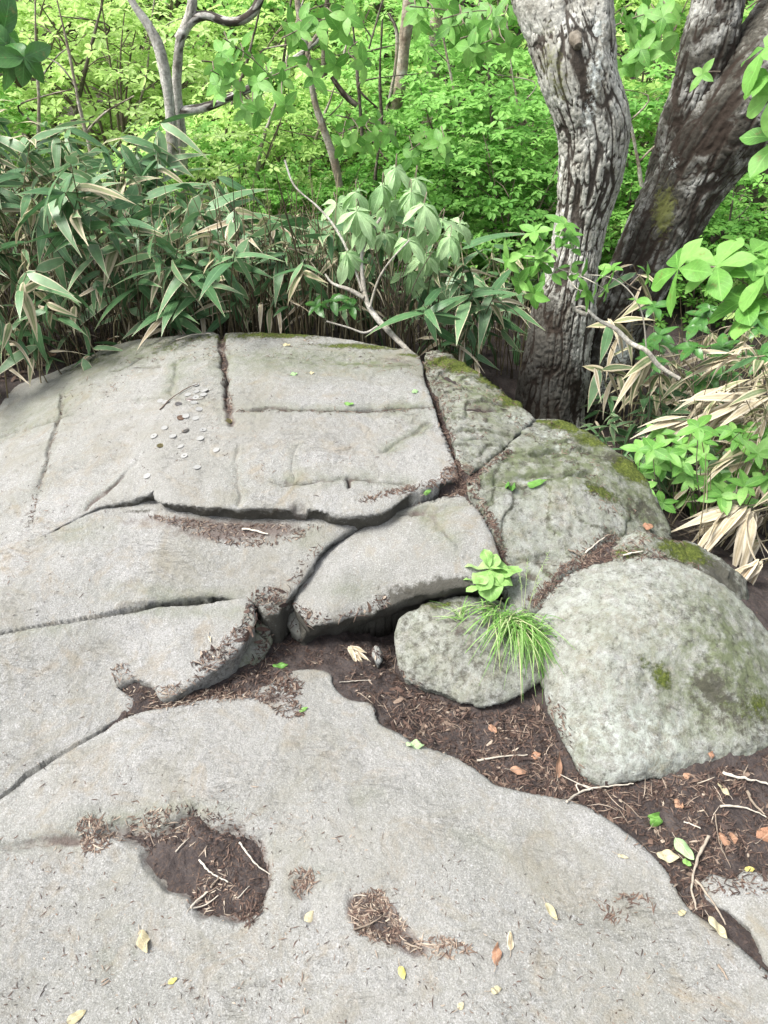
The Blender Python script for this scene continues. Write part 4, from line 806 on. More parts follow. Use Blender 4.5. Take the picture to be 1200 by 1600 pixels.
twig([(1125, 1263, .005), (1150, 1264, .007), (1175, 1270, .007), (1196, 1280, .006)], .0026, 'pale twig bending to the right edge in the dark dirt', .8)
twig([(1167, 1240, .006), (1173, 1255, .006), (1192, 1276, .006)], .0034, 'thick grey twig touching the twig at the right edge', .4)
twig([(1068, 1286, .004), (1082, 1292, .005), (1094, 1296, .003)], .0020, 'short pale twig piece right of the crinkled green leaf', .85)
twig([(1128, 1212, .006), (1150, 1219, .008), (1165, 1222, .008), (1200, 1228, .006)], .0040, 'flat pale wood splinter near the right edge', .95, name='wood_splinter', cat='wood splinter')
twig([(531, 1068, .004), (555, 1067, .006), (580, 1065, .004)], .0014, 'thin pale twig lying in the dirt under the bulging block', .8)
twig([(553, 1455, .003), (575, 1448, .006), (590, 1440, .006), (602, 1430, .004)], .0018, 'brown twig across the small litter hollow', .35)
twig([(553, 1402, .003), (563, 1401, .004), (574, 1402, .003)], .0014, 'short pale twig at the top of the small litter hollow', .8)
twig([(632, 1475, .002), (648, 1480, .003), (660, 1485, .002)], .0022, 'short twig at the lower right of the small litter hollow', .5)
twig([(973, 871, .006), (990, 868, .008), (1004, 866, .008)], .0026, 'short pale stick on the edge of the small mossy rock', .95)
twig([(914, 867, .004), (928, 855, .006), (944, 842, .004)], .0026, 'pale stick wedged in the crack beside the small mossy rock', .9)
twig([(887, 862, .004), (898, 868, .01), (912, 876, .006)], .0024, 'mossy twig stub at the crack below the mossy rock shoulder', .3)
twig([(379, 829, .002), (398, 832, .004), (418, 837, .002)], .0034, 'white wood chip lying below the black ledge', 1.0, name='wood_splinter', cat='wood splinter')
twig([(275, 533, .004), (300, 528, .010), (330, 525, .008)], .0018, 'thin pale twig on the back edge of the domed rock', .8)
twig([(1040, 1268, .004), (1052, 1300, .008), (1078, 1330, .004)], .0012, 'fine dark stalk in the dirt by the green leaves', .2) if 0 else None
twig([(1116, 1275, .006), (1120, 1310, .008), (1127, 1330, .006), (1141, 1358, .004)], .0014, 'fine reddish twig running down past the light brown leaf', .4)
twig([(957, 1245, .006), (980, 1262, .008), (1002, 1282, .004)], .0012, 'very thin grey twig above the slab rim left of the green leaf', .5)
twig([(505, 1500, 0), (512, 1494, .001), (513, 1508, .001)], .0009, 'tiny dark twig scrap near the bottom', .1) if 0 else None
twig([(1122, 1510, .002), (1128, 1520, .004), (1136, 1532, .003)], .0026, 'small grey green bark scrap on the slab at the lower right', .45, name='bark_scrap', cat='bark scrap')
# ------------------------------------------------------------------ trees
def make_bark(name, plate=((.21, .20, .165), (.37, .365, .325), (.53, .53, .485)), dark=(.030, .022, .017), fs=1.0):
    m, nt = mat_new(name); tc = tcoord(nt)
    n = tnoise(nt, tc, 9*fs, 5, .65, .4); n2 = tnoise(nt, tc, 70*fs, 5, .7)
    c = ramp(nt, n, [(.32, plate[0]), (.5, plate[1]), (.68, plate[2])])
    c = mixc(nt, .9, c, mixc(nt, 1.0, c, ramp(nt, n2, [(.3, (.4, .4, .4)), (.7, (1.4, 1.4, 1.4))]), 'MULTIPLY'))
    w = attr(nt, 'darkened'); wf = ramp(nt, mth(nt, 'ADD', w, mth(nt, 'MULTIPLY', mth(nt, 'SUBTRACT', n2, .5), 1.8)), [(.35, (0, 0, 0)), (.75, (1, 1, 1))])
    c = mixc(nt, mth(nt, 'MULTIPLY', wf, .85), c, (.034, .029, .023))  # near black brown laid over the plates in patches
    f = attr(nt, 'furrow'); ff = ramp(nt, mth(nt, 'ADD', f, mth(nt, 'MULTIPLY', mth(nt, 'SUBTRACT', n2, .5), .5)), [(.28, (0, 0, 0)), (.52, (1, 1, 1))])
    c = mixc(nt, mth(nt, 'MULTIPLY', ff, .92), c, dark)
    mo = attr(nt, 'moss'); mf = ramp(nt, mth(nt, 'ADD', mo, mth(nt, 'MULTIPLY', mth(nt, 'SUBTRACT', n2, .5), 1.4)), [(.4, (0, 0, 0)), (.7, (1, 1, 1))])
    c = mixc(nt, mth(nt, 'MULTIPLY', mf, .8), c, (.12, .13, .04))
    li = attr(nt, 'lichen'); lf = ramp(nt, mth(nt, 'ADD', li, mth(nt, 'MULTIPLY', mth(nt, 'SUBTRACT', n2, .5), 1.4)), [(.45, (0, 0, 0)), (.7, (1, 1, 1))])
    c = mixc(nt, lf, c, (.50, .53, .50))
    finish(nt, c, .9, n2, .7, .008, spec=.15); return m
BARK = make_bark('furrowed_bark'); BARK2 = make_bark('dark_furrowed_bark', ((.028, .026, .021), (.075, .071, .059), (.38, .38, .35))); SMOOTH_BARK = make_bark('grey_bark', ((.16, .12, .09), (.27, .23, .18), (.42, .40, .36)))
MOTTLED_BARK = make_bark('mottled_bark', ((.18, .165, .14), (.36, .345, .31), (.56, .55, .52)))
DARK_BARK = make_bark('dark_bark', ((.05, .04, .03), (.10, .085, .065), (.20, .18, .15)))
def trunk_part(name, spine, parent, origin, mat=BARK, nth=210, ds=.0065, amp=.0105, seed=0, f=34, blobs=(), lobes=.035, furk=1.0):
    """spine: (u, v, width_px, y) measured in the photo, set at its own distance"""
    Q = []
    for (u, v, w, y) in spine:
        p = on_y(u, v, y); Q.append((*p, w/2/pxm(p.y, p.z)))
    Q = np.array(Q); A = catmull(Q, 12, False); P = A[:, :3]; rad = A[:, 3]
    L = np.concatenate([[0], np.cumsum(np.linalg.norm(np.diff(P, axis=0), axis=1))]); m = int(L[-1]/ds)+2
    s = np.linspace(0, L[-1], m); P = np.stack([np.interp(s, L, P[:, k]) for k in range(3)], 1); rad = np.interp(s, L, rad)
    T = np.gradient(P, axis=0); T /= np.linalg.norm(T, axis=1)[:, None]
    a = np.cross(T, np.array([0, 1, 0.0])); a /= np.linalg.norm(a, axis=1)[:, None]; b = np.cross(T, a)
    th = np.arange(nth)*2*math.pi/nth; TH, S_ = np.meshgrid(th, s); RR = rad[:, None]
    r0 = rad.mean(); cx, cy = np.cos(TH)*r0, np.sin(TH)*r0
    wx = fbm3(cx, cy, S_, 9, 2, seed+9)*.006; wy = fbm3(cx, cy, S_, 9, 2, seed+10)*.006
    k = .15
    n1 = noise3((cx+wx)*f, (cy+wy)*f, S_*f*k, seed+1); n2 = noise3((cx+wx)*f*2.2, (cy+wy)*f*2.2, S_*f*2.2*.17, seed+2)
    f1 = np.exp(-(np.abs(n1)/.12)**1.6); f2 = np.exp(-(np.abs(n2)/.15)**1.6)*.7; n3 = noise3(cx*f*3.5, cy*f*3.5, S_*f*2.6, seed+3)+.7*noise3(cx*f*7, cy*f*7, S_*f*5, seed+13)
    fur = np.clip(np.maximum(f1, f2), 0, 1)*(0.85+.5*fbm3(cx, cy, S_, 5, 2, seed+20))
    cross = np.exp(-(noise3(cx*f*1.6, cy*f*1.6, S_*f*1.3, seed+4)/.06)**2)*.6
    fur = np.clip(np.maximum(fur, cross), 0, 1)
    low = lobes*RR*fbm3(cx, cy, S_, 4.0, 2, seed+30)*2
    disp = low-amp*fur+amp*.25*n3+amp*.5*noise3(cx*f*.5, cy*f*.5, S_*f*.2, seed+6)
    rr = RR+disp
    V = P[:, None]+rr[..., None]*(np.cos(TH)[..., None]*a[:, None]+np.sin(TH)[..., None]*b[:, None])
    at = dict(furrow=fur*furk, moss=np.zeros_like(fur), darkened=np.zeros_like(fur), lichen=np.zeros_like(fur))
    # places given in the photo, turned into points on the near side of the trunk
    for (kd, u, v, y, r, st) in blobs:
        c = np.array(on_y(u, v, y)); D = np.linalg.norm((V-c)/np.array(r), axis=2); at[kd] += np.exp(-D**2)*st*(.75 if kd == 'darkened' else 1)
    V = V.reshape(-1, 3)-np.array(origin)
    i = np.arange(m-1)[:, None]*nth; j = np.arange(nth)[None]; j2 = (j+1) % nth
    F = np.stack([i+j, i+j2, i+nth+j2, i+nth+j], -1).reshape(-1, 4)
    return link(name, mesh_np(name, V, F, True, {q: w.ravel() for q, w in at.items()}, mat=mat), parent)
o1 = on_y(860, 660, 3.0)
T1 = thing('tree', 'thick furrowed tree trunk bulging right at mid height and forking at the top edge', 'tree', o1)
trunk_part('trunk', [(852, 720, 135, 3.0), (858, 650, 112, 3.0), (868, 570, 104, 3.0), (882, 480, 94, 3.0), (896, 415, 82, 3.0), (908, 350, 82, 3.0), (918, 300, 93, 3.0), (925, 250, 105, 3.0), (927, 200, 114, 3.0), (914, 150, 118, 3.0), (897, 100, 122, 3.0), (885, 50, 118, 3.02), (876, 15, 100, 3.03)], T1, o1, seed=1, blobs=[
    ('darkened', 845, 560, 2.85, (.13, .25, .33), 1.6), ('darkened', 855, 630, 2.85, (.2, .25, .16), 1.5), ('moss', 860, 95, 2.85, (.06, .15, .10), .6), ('moss', 880, 150, 2.85, (.05, .15, .07), .5), ('lichen', 935, 110, 2.85, (.05, .12, .12), .65), ('lichen', 920, 190, 2.85, (.04, .12, .05), .5), ('darkened', 895, 245, 2.85, (.08, .1, .04), .8), ('lichen', 930, 380, 2.9, (.04, .12, .14), .4)])  # low left patches are wet bark at the base
trunk_part('limb', [(888, 110, 96, 3.0), (872, 50, 96, 3.02), (852, 0, 94, 3.05), (835, -60, 88, 3.1), (810, -180, 78, 3.15), (780, -330, 66, 3.2)], T1, o1, seed=3, nth=120, blobs=[('moss', 850, 60, 2.9, (.06, .15, .08), .5)])
trunk_part('limb', [(928, 130, 80, 2.98), (930, 70, 66, 2.97), (929, 20, 58, 2.98), (930, -40, 56, 3.0), (942, -170, 50, 3.0), (960, -330, 44, 3.05)], T1, o1, seed=4, nth=90, blobs=[('lichen', 930, 60, 2.9, (.05, .12, .10), .7)])
# old branch scar in the fork
mb = MB(); p = np.array(on_y(897, 55, 2.90))-np.array(o1); mb.tube([p+[.0, .05, 0], p+[0.005, .0, -.01], p+[.012, -.03, -.03]], [.030, .024, .014], 10, .2); mb.build('branch_stub', DARK_BARK, T1)
o2 = on_y(930, 670, 3.15)
T2 = thing('tree', 'dark mossy tree trunk leaning right and splitting into two limbs beside the bulging trunk', 'tree', o2)
trunk_part('trunk', [(905, 735, 110, 3.12), (918, 660, 80, 3.12), (938, 590, 96, 3.12), (966, 500, 96, 3.14), (1000, 430, 104, 3.16), (1040, 350, 112, 3.18), (1078, 280, 122, 3.2), (1130, 195, 140, 3.2), (1195, 110, 135, 3.2), (1285, 0, 125, 3.2), (1400, -150, 112, 3.2), (1500, -300, 90, 3.2)], T2, o2, seed=7, f=31, mat=BARK2, blobs=[
    ('lichen', 975, 545, 3.0, (.08, .15, .09), .75), ('lichen', 940, 610, 3.0, (.07, .15, .12), .6), ('moss', 1040, 330, 3.05, (.05, .15, .12), .8), ('darkened', 1010, 400, 3.05, (.10, .2, .35), .7), ('darkened', 1100, 190, 3.05, (.12, .2, .16), .8), ('moss', 1100, 150, 3.05, (.05, .15, .10), .6), ('lichen', 1060, 260, 3.05, (.03, .12, .06), .6), ('darkened', 1150, 220, 3.05, (.2, .2, .08), .7), ('darkened', 940, 480, 3.0, (.05, .2, .3), .9)])
trunk_part('limb', [(1020, 400, 70, 3.22), (1042, 310, 78, 3.24), (1066, 220, 84, 3.24), (1090, 140, 84, 3.24), (1108, 70, 84, 3.24), (1122, 0, 78, 3.26), (1135, -90, 72, 3.28), (1150, -300, 60, 3.3)], T2, o2, seed=9, nth=120, f=31, mat=BARK2, blobs=[('darkened', 1045, 200, 3.05, (.07, .25, .40), 1.3), ('darkened', 1062, 110, 3.05, (.05, .2, .15), 1.2), ('lichen', 1110, 20, 3.1, (.05, .12, .05), .6)])  # left side of this limb coloured near black
trunk_part('limb', [(1140, 150, 60, 3.3), (1175, 70, 60, 3.35), (1225, -10, 56, 3.4), (1300, -140, 50, 3.45)], T2, o2, seed=12, nth=80, f=31, mat=BARK2, blobs=[('darkened', 1180, 60, 3.2, (.2, .2, .2), .7)])
# slender background trees: spine in photo positions with their own distance
def slender(label, spine, mat, subs=(), nth=24, amp=.003, seed=0, group=None, name='slender_tree', cat='tree'):
    o = on_y(spine[0][0], spine[0][1], spine[0][3]); t = thing(name, label, cat, o, group)
    trunk_part('trunk', spine, t, o, mat, nth=nth, ds=.03, amp=amp, seed=seed, f=40, lobes=.08, furk=.45)
    for sp in subs: trunk_part('branch', sp, t, o, mat, nth=12, ds=.03, amp=amp*.5, seed=seed+3, f=50, lobes=.08)
    return t
slender('brown slender trunk in the middle background rising slightly right to the top edge', [(598, 290, 24, 5.2), (606, 235, 22, 5.2), (618, 170, 22, 5.2), (628, 110, 20, 5.2), (634, 50, 20, 5.2), (640, 0, 18, 5.2), (650, -120, 16, 5.2)], SMOOTH_BARK, [[(592, 250, 7, 5.1), (604, 180, 7, 5.1), (617, 110, 6, 5.1), (620, 50, 6, 5.1), (606, 20, 5, 5.1)], [(640, 20, 16, 5.2), (665, 5, 14, 5.2), (700, -30, 12, 5.2)]], seed=21)
slender('short looking pale trunk right of the middle one, vanishing into green bushes', [(675, 230, 26, 6.2), (674, 160, 24, 6.2), (678, 100, 22, 6.2), (682, 40, 20, 6.2), (686, -80, 18, 6.2)], SMOOTH_BARK, [[(676, 158, 10, 6.2), (692, 135, 9, 6.2), (706, 105, 8, 6.2), (730, 75, 7, 6.2), (770, 45, 6, 6.2), (800, 38, 5, 6.2)]], seed=22)
slender('thin leaning stem left of the middle trunk, bowing down to the pale shrub', [(532, 300, 13, 4.3), (522, 250, 12, 4.3), (505, 200, 11, 4.3), (490, 150, 11, 4.3), (480, 80, 10, 4.3), (468, 30, 10, 4.3), (462, -40, 9, 4.3)], SMOOTH_BARK, [[(478, 80, 7, 4.3), (500, 50, 5, 4.3), (530, 30, 4, 4.3)]], seed=23)
slender('straight dark stem behind the thin leaning stem', [(508, 150, 10, 6.0), (507, 80, 10, 6.0), (510, 20, 9, 6.0), (515, -60, 9, 6.0)], DARK_BARK, seed=24)
slender('mottled grey trunk at upper left leaning left as it rises', [(270, 260, 18, 4.2), (268, 200, 18, 4.2), (262, 140, 16, 4.2), (250, 80, 16, 4.2), (232, 40, 14, 4.2), (205, 0, 12, 4.2), (170, -70, 10, 4.2)], MOTTLED_BARK, seed=25)
slender('upright grey trunk at upper left with a branch bowing to the right', [(282, 270, 22, 4.3), (280, 200, 22, 4.3), (276, 150, 18, 4.3), (278, 90, 16, 4.3), (284, 55, 14, 4.3), (300, 10, 14, 4.3), (300, -80, 12, 4.3)], MOTTLED_BARK, [[(280, 62, 15, 4.3), (296, 36, 14, 4.3), (320, 24, 14, 4.3), (355, 34, 14, 4.3), (382, 30, 13, 4.3), (400, 12, 13, 4.3), (412, -20, 12, 4.3)], [(282, 175, 14, 4.3), (320, 168, 13, 4.3), (360, 152, 12, 4.3), (410, 128, 10, 4.3), (470, 85, 8, 4.3), (500, 60, 6, 4.3)]], seed=26)
slender('dark fine stem between the leaning stem and the middle trunk', [(568, 240, 5, 4.6), (562, 160, 5, 4.6), (555, 80, 5, 4.6), (548, 0, 5, 4.6), (540, -60, 5, 4.6)], DARK_BARK, [[(558, 165, 8, 4.6), (540, 150, 9, 4.6), (518, 120, 7, 4.6)]], seed=27)
slender('distant trunk at the right edge behind the leaning tree', [(1120, 560, 60, 4.6), (1140, 430, 56, 4.6), (1165, 330, 50, 4.6), (1200, 250, 46, 4.6), (1260, 130, 40, 4.6)], DARK_BARK, [[(1110, 375, 16, 4.2), (1150, 352, 15, 4.2), (1200, 335, 14, 4.2), (1260, 325, 12, 4.2)]], seed=28)
slender('thin pale branchy stem between the two big trunks', [(960, 240, 5, 3.9), (1000, 250, 5, 3.9), (1050, 300, 6, 3.9)], SMOOTH_BARK, seed=29) if 0 else None
# ------------------------------------------------------------------ loose branches near the rock
def branch(label, spines, mat, name='branch', cat='branch', leaves=None):
    o = on_y(spines[0][0][0], spines[0][0][1], spines[0][0][3]); t = thing(name, label, cat, o)
    for i, sp in enumerate(spines): trunk_part('stem' if i == 0 else 'side_shoot', sp, t, o, mat, nth=12, ds=.012, amp=.0008, seed=40+i, f=60, lobes=.12, furk=.25)
    return t
PALE_BARK = make_bark('pale_branch_bark', ((.24, .22, .18), (.34, .32, .28), (.46, .45, .41)))
branch('pale bare forked branch leaning from the back edge of the domed rock into the bamboo', [[(654, 561, 9, 2.60), (635, 545, 9, 2.62), (610, 520, 9, 2.66), (585, 492, 8, 2.70), (573, 470, 8, 2.72), (567, 440, 8, 2.75), (565, 400, 7, 2.78), (575, 372, 6, 2.80), (595, 340, 5, 2.83)],
    [(568, 465, 6, 2.72), (545, 452, 5, 2.73), (520, 443, 4, 2.76), (508, 428, 3, 2.78)], [(566, 455, 6, 2.73), (556, 425, 5, 2.76), (540, 385, 4, 2.80), (520, 350, 4, 2.84), (495, 322, 3, 2.88), (460, 290, 3, 2.92), (445, 250, 3, 2.95)], [(578, 480, 4, 2.70), (590, 440, 3, 2.7), (608, 410, 3, 2.7), (640, 375, 3, 2.72)],
    [(590, 510, 5, 2.70), (570, 520, 4, 2.68), (545, 512, 3, 2.68), (510, 502, 3, 2.68)]], PALE_BARK)
branch('pale bare branch crossing the foot of the two big trunks', [[(1062, 592, 8, 2.35), (1030, 572, 8, 2.38), (1010, 548, 7, 2.40), (985, 536, 7, 2.45), (962, 514, 7, 2.5), (935, 500, 6, 2.55), (912, 480, 6, 2.6), (897, 482, 5, 2.62)], [(918, 492, 6, 2.58), (900, 485, 5, 2.6), (893, 475, 4, 2.6)]], PALE_BARK)
# ------------------------------------------------------------------ dwarf bamboo
GL = [leaf_mesh('leaf', BAMBOO_LEAF, L=.195*k, W=.038*w, seg=8, droop=d, fold=.18, curl=.12, wave=.08, twist=t, seed=i) for i, (k, w, d, t) in enumerate([(1, 1, .25, .2), (1.15, 1.1, .4, -.2), (.85, .95, .15, .3), (1.05, 1.2, .55, .0), (.7, .8, .3, -.3)])]
HL = [leaf_mesh('leaf', HALF_DRY, L=.17*k, W=.034, seg=8, droop=d, fold=.35, curl=.35, wave=.15, twist=t, seed=10+i) for i, (k, d, t) in enumerate([(1, .4, .5), (.9, .6, -.4)])]
DL = [leaf_mesh('leaf', DRY_LEAF, L=.18*k, W=w, seg=9, droop=d, fold=f, curl=.4, wave=.25, twist=t, seed=20+i) for i, (k, w, d, f, t) in enumerate([(1, .020, .5, .7, .9), (1.2, .024, .3, .5, -.7), (.8, .017, .7, .9, 1.2)])]
CULM = make_tint_mat('bamboo_culm', [(0, (.045, .035, .022)), (.45, (.11, .09, .05)), (.8, (.20, .17, .10)), (1, (.42, .37, .26))], .6)
def copy_tree(o, parent=None):
    c = o.copy(); col.objects.link(c)
    if parent: c.parent = parent
    for ch in o.children: copy_tree(ch, c)
    return c
def bamboo_proto(h, nleaf, dry=0.0, seed=0, lean=.15, half=.07, spread=1.0, low=.32, bias=None):
    r = random.Random(seed); t = thing('bamboo_plant', '', 'bamboo')
    n = 7; a = r.uniform(0, 6.28); P = [(math.cos(a)*lean*h*(k/n)**2+r.uniform(-.004, .004), math.sin(a)*lean*h*(k/n)**2+r.uniform(-.004, .004), h*k/n) for k in range(n+1)]
    mb = MB(); mb.tube(P, np.linspace(.0034, .0018, n+1), 5, r.uniform(.1, .9))
    mb.build('culm', CULM, t)
    nleaf += 5
    for i in range(nleaf):
        f = 1-(1-low)*(r.random()**1.6) if i > 3 else 1-.05*i
        k = min(int(f*n), n-1); g = f*n-k; p = Vector(P[k])*(1-g)+Vector(P[k+1])*g
        q = r.random(); me = r.choice(DL) if q < dry else (r.choice(HL) if q < dry+half else r.choice(GL))
        az = r.uniform(0, 6.28) if bias is None else r.gauss(bias, .7); el = r.uniform(-.9, .6) if me not in DL else r.uniform(-1.1, .3)
        o = link('leaf', me, t); o.location = p; o.rotation_euler = Euler((r.gauss(0, .45), -el, az)); s = r.uniform(.72, 1.2)*spread; o.scale = (s, s*r.uniform(.85, 1.1), s)
    return t
protos = [bamboo_proto(.55, 7, .06, 1, .2), bamboo_proto(.70, 8, .08, 2, .15), bamboo_proto(.85, 8, .05, 3, .2), bamboo_proto(1.0, 9, .05, 4, .15), bamboo_proto(.42, 6, .12, 5, .3), bamboo_proto(.65, 8, .2, 6, .25, .3), bamboo_proto(.9, 9, .1, 7, .1), bamboo_proto(.5, 7, .3, 8, .3, .3, low=.2)]
used_p = set()
def place_plant(pr, x, y, rz, s, label, group, z=None, tilt=(0, 0)):
    o = pr if pr.name not in used_p else copy_tree(pr); used_p.add(pr.name)
    o.location = (x, y, float(ground_z(x, y))-.01 if z is None else z); o.rotation_euler = (tilt[0], tilt[1], rz); o.scale = (s, s, s)
    o['label'] = label; o['group'] = group; return o
r = random.Random(5)
# top outline of the thicket along the picture
TOPX = [-200, 0, 120, 220, 300, 380, 460, 540, 620, 720, 790, 860]; TOPV = [95, 135, 155, 185, 265, 315, 330, 330, 330, 340, 390, 470]
def zone(u):
    for lim, w in ((60, 'at the left edge'), (190, 'over the left rock shoulder'), (290, 'below the mottled trunks'), (345, 'left of the vertical crack'), (440, 'right of the vertical crack'), (545, 'left of the fallen branch'), (660, 'around the pale shrub'), (750, 'right of the pale shrub')):
        if u < lim: return w
    return 'beside the furrowed trunk'
cnt = 0; tries = 0
while cnt < 186 and tries < 4000:
    tries += 1
    y = 2.80+1.35*r.random()**1.3; x = r.uniform(-2.15, .95)
    u = 600+FPX*x/(y*CP+(CAM_Z-.5)*SP)
    if u < -150 or u > 850: continue
    if u > 560 and r.random() < .45: continue
    if 470 < u < 690 and y < 3.0: continue
    back = 2.78+.02*math.sin(x*5)
    if x < -1.0: back = 2.62-(-x-1.0)*.25
    if y < back: continue
    if u > 755 and y < 3.3: continue
    vt = np.interp(u, TOPX, TOPV); ztop = on_y(u, vt, y).z; gz = float(ground_z(x, y))
    hmax = max(.3, ztop-gz); h = hmax*r.uniform(.55, 1.0)
    if y < back+.25: h *= .8
    pr = min(r.sample(protos, 5), key=lambda q: abs(q.children[0].dimensions.z-h) if False else abs([.55, .70, .85, 1.0, .42, .65, .9, .5][protos.index(q)]-h))
    s = min(1.25, max(.75, h/[.55, .70, .85, 1.0, .42, .65, .9, .5][protos.index(pr)]))
    tl = (r.gauss(.10, .10), r.gauss(0, .12))
    reg = zone(u)
    place_plant(pr, x, y, r.uniform(0, 6.28), s, ('tall' if h > .7 else 'short')+' green bamboo '+('leaning left' if tl[1] < -.06 else 'leaning right' if tl[1] > .06 else 'standing upright')+' in the '+('front' if y < 3.1 else 'middle' if y < 3.5 else 'rear')+' of the thicket '+reg, 'dwarf bamboo behind the rock', tilt=tl)
    cnt += 1
# low front row that overhangs the back edge of the rock
for (u, v, s, y) in [(-20, 600, 1.0, 2.62), (25, 570, .9, 2.72), (60, 560, .8, 2.8), (120, 530, .8, 2.84), (180, 500, .7, 2.84), (250, 500, .75, 2.86), (430, 500, .8, 2.86), (710, 520, .9, 2.85), (735, 545, .6, 2.85)]:
    p = on_y(u, v, y); pr = protos[r.choice([0, 4, 7])]
    place_plant(pr, p.x, y, r.uniform(0, 6.28), s, 'low bamboo hanging over the rock edge '+zone(u), 'dwarf bamboo hanging over the rock edge', tilt=(r.uniform(.15, .4), r.gauss(0, .15)))
for i in range(26):
    x = -1.75+1.95*(i+r.random())/26; back = 2.86 if x > -1.0 else 2.66-(-x-1.0)*.22
    y = back+r.uniform(-.02, .10); u = 600+FPX*x/(y*CP+(CAM_Z-.4)*SP)
    place_plant(protos[r.choice([0, 4, 7, 5])], x, y, r.uniform(0, 6.28), r.uniform(.55, .85), 'low bamboo hanging over the rock edge '+zone(u)+r.choice([' with drooping tip', ' with upright tip', ' with some tan leaves']), 'dwarf bamboo hanging over the rock edge', tilt=(r.uniform(.0, .35), r.gauss(0, .2)))
# bleached bamboo at the right
dprotos = [bamboo_proto(.55, 8, .75, 31, .3, .25, low=.3), bamboo_proto(.75, 9, .7, 32, .25, .3, low=.3), bamboo_proto(.9, 9, .6, 33, .3, .3, low=.35), bamboo_proto(.45, 8, .9, 34, .4, .1, low=.3, spread=1.1)]
cnt = 0
while cnt < 44:
    y = r.uniform(1.75, 3.1); x = r.uniform(1.05, 2.2)
    u = 600+FPX*x/(y*CP+(CAM_Z-.3)*SP)
    if u < 1050 or u > 1300: continue
    if y < 2.05 and x < 1.25: continue
    pr = r.choice(dprotos); s = r.uniform(.55, .85)
    place_plant(pr, x, y, r.uniform(0, 6.28), s, ('larger' if s > .7 else 'smaller')+' straw coloured bamboo '+('right beside the leaning tree' if u < 1080 else 'between leaning tree and right edge' if u < 1180 else 'at the right edge')+(', rear row' if y > 2.7 else ', middle row' if y > 2.3 else ', front row by the boulder'), 'bleached dwarf bamboo', tilt=(r.gauss(.05, .15), r.gauss(-.35, .15))); cnt += 1
# green low bamboo round the tree foot
for (x, y) in [(.95, 2.6), (1.05, 2.72), (1.15, 2.5), (.98, 2.45), (1.2, 2.8), (.36, 3.0), (1.1, 2.3), (1.0, 2.3), (1.2, 2.4), (1.1, 2.6)]:
    place_plant(protos[r.choice([0, 4])], x, y, r.uniform(0, 6.28), r.uniform(.55, .8), 'short green bamboo '+('left of' if x < .5 else 'just right of' if x < 1.03 else 'further right of')+' the big trunks at their foot, '+('nearest the rock' if y < 2.42 else 'in the middle' if y < 2.65 else 'close to the bark'), 'short bamboo at the tree foot')
for i in range(20):
    u = r.uniform(925, 1070); y = r.uniform(2.15, 2.95)
    p = on_y(u, 640+(2.8-y)*180, y)
    if y < 2.5 and p.x < .78: continue
    place_plant(protos[r.choice([0, 4])], p.x, y, r.uniform(0, 6.28), r.uniform(.4, .65), 'short green bamboo in the dark gap '+('under the furrowed trunk' if u < 920 else 'under the leaning tree' if u < 980 else 'beside the green shrub')+(' towards the rock' if y < 2.5 else ' towards the trees'), 'short bamboo at the tree foot')
# hanging bunches of dead leaves reaching over the boulder
def dead_bunch(u, v, y, ang, n, L, label, spread=.5, mats=DL, seed=0, droop=-.35):
    rr = random.Random(seed); o = on_y(u, v, y); t = thing('dead_bamboo_shoot', label, 'dead bamboo', o)
    base = Vector((.28*math.cos(ang+math.pi), .1, -.12)); mb = MB(); mb.tube([tuple(base), tuple(base*.5+Vector((0, 0, .05))), (0, 0, 0)], [.004, .003, .002], 6, .9); mb.build('culm', CULM, t)
    for i in range(n):
        q = link('leaf', rr.choice(mats), t); a = ang+rr.uniform(-spread, spread); s = L/.18*rr.uniform(.75, 1.15)
        q.location = (rr.uniform(-.02, .02), rr.uniform(-.02, .02), rr.uniform(-.01, .015)); q.rotation_euler = Euler((rr.gauss(0, .7), -(droop+rr.gauss(0, .28)), a)); q.scale = (s, s*1.15, s)
    return t
PI = math.pi; rr2 = random.Random(9)
dead_bunch(1160, 792, 1.95, PI+.15, 12, .21, 'large bunch of curled bleached bamboo leaves reaching left over the mossy rock', .55, seed=1, droop=-.25)
dead_bunch(1175, 800, 1.90, -PI*.72, 7, .22, 'bleached bamboo leaves hanging down beside the boulder top', .4, seed=2, droop=-.6)
dead_bunch(1204, 985, 1.55, PI+.25, 6, .14, 'pale dry bamboo leaf tips entering from the right over the boulder', .45, seed=3, droop=-.35)
dead_bunch(1190, 875, 1.75, PI+.5, 8, .17, 'bunch of dry bamboo leaves at the right edge above the boulder', .5, seed=4, droop=-.5)
dead_bunch(1190, 620, 2.3, PI+.2, 9, .24, 'long straw coloured bamboo leaves streaming left from the right edge', .35, seed=5, droop=-.1)
dead_bunch(1185, 700, 2.15, PI+.35, 9, .22, 'straw coloured bamboo leaves fanning out below the long streaming ones', .45, mats=DL+HL, seed=6, droop=-.2)
dead_bunch(1085, 655, 2.35, PI+.25, 6, .20, 'half dry bamboo leaves pointing at the foot of the leaning tree', .35, mats=DL+HL, seed=7, droop=-.15)
dead_bunch(1015, 560, 2.5, PI+.5, 4, .19, 'narrow half dry bamboo leaves below the crossing pale branch', .3, mats=HL+DL, seed=8, droop=-.4)
dead_bunch(1190, 760, 2.1, -PI*.8, 5, .24, 'single fan of broad white dead leaves at the right edge', .3, seed=9, droop=-.35)
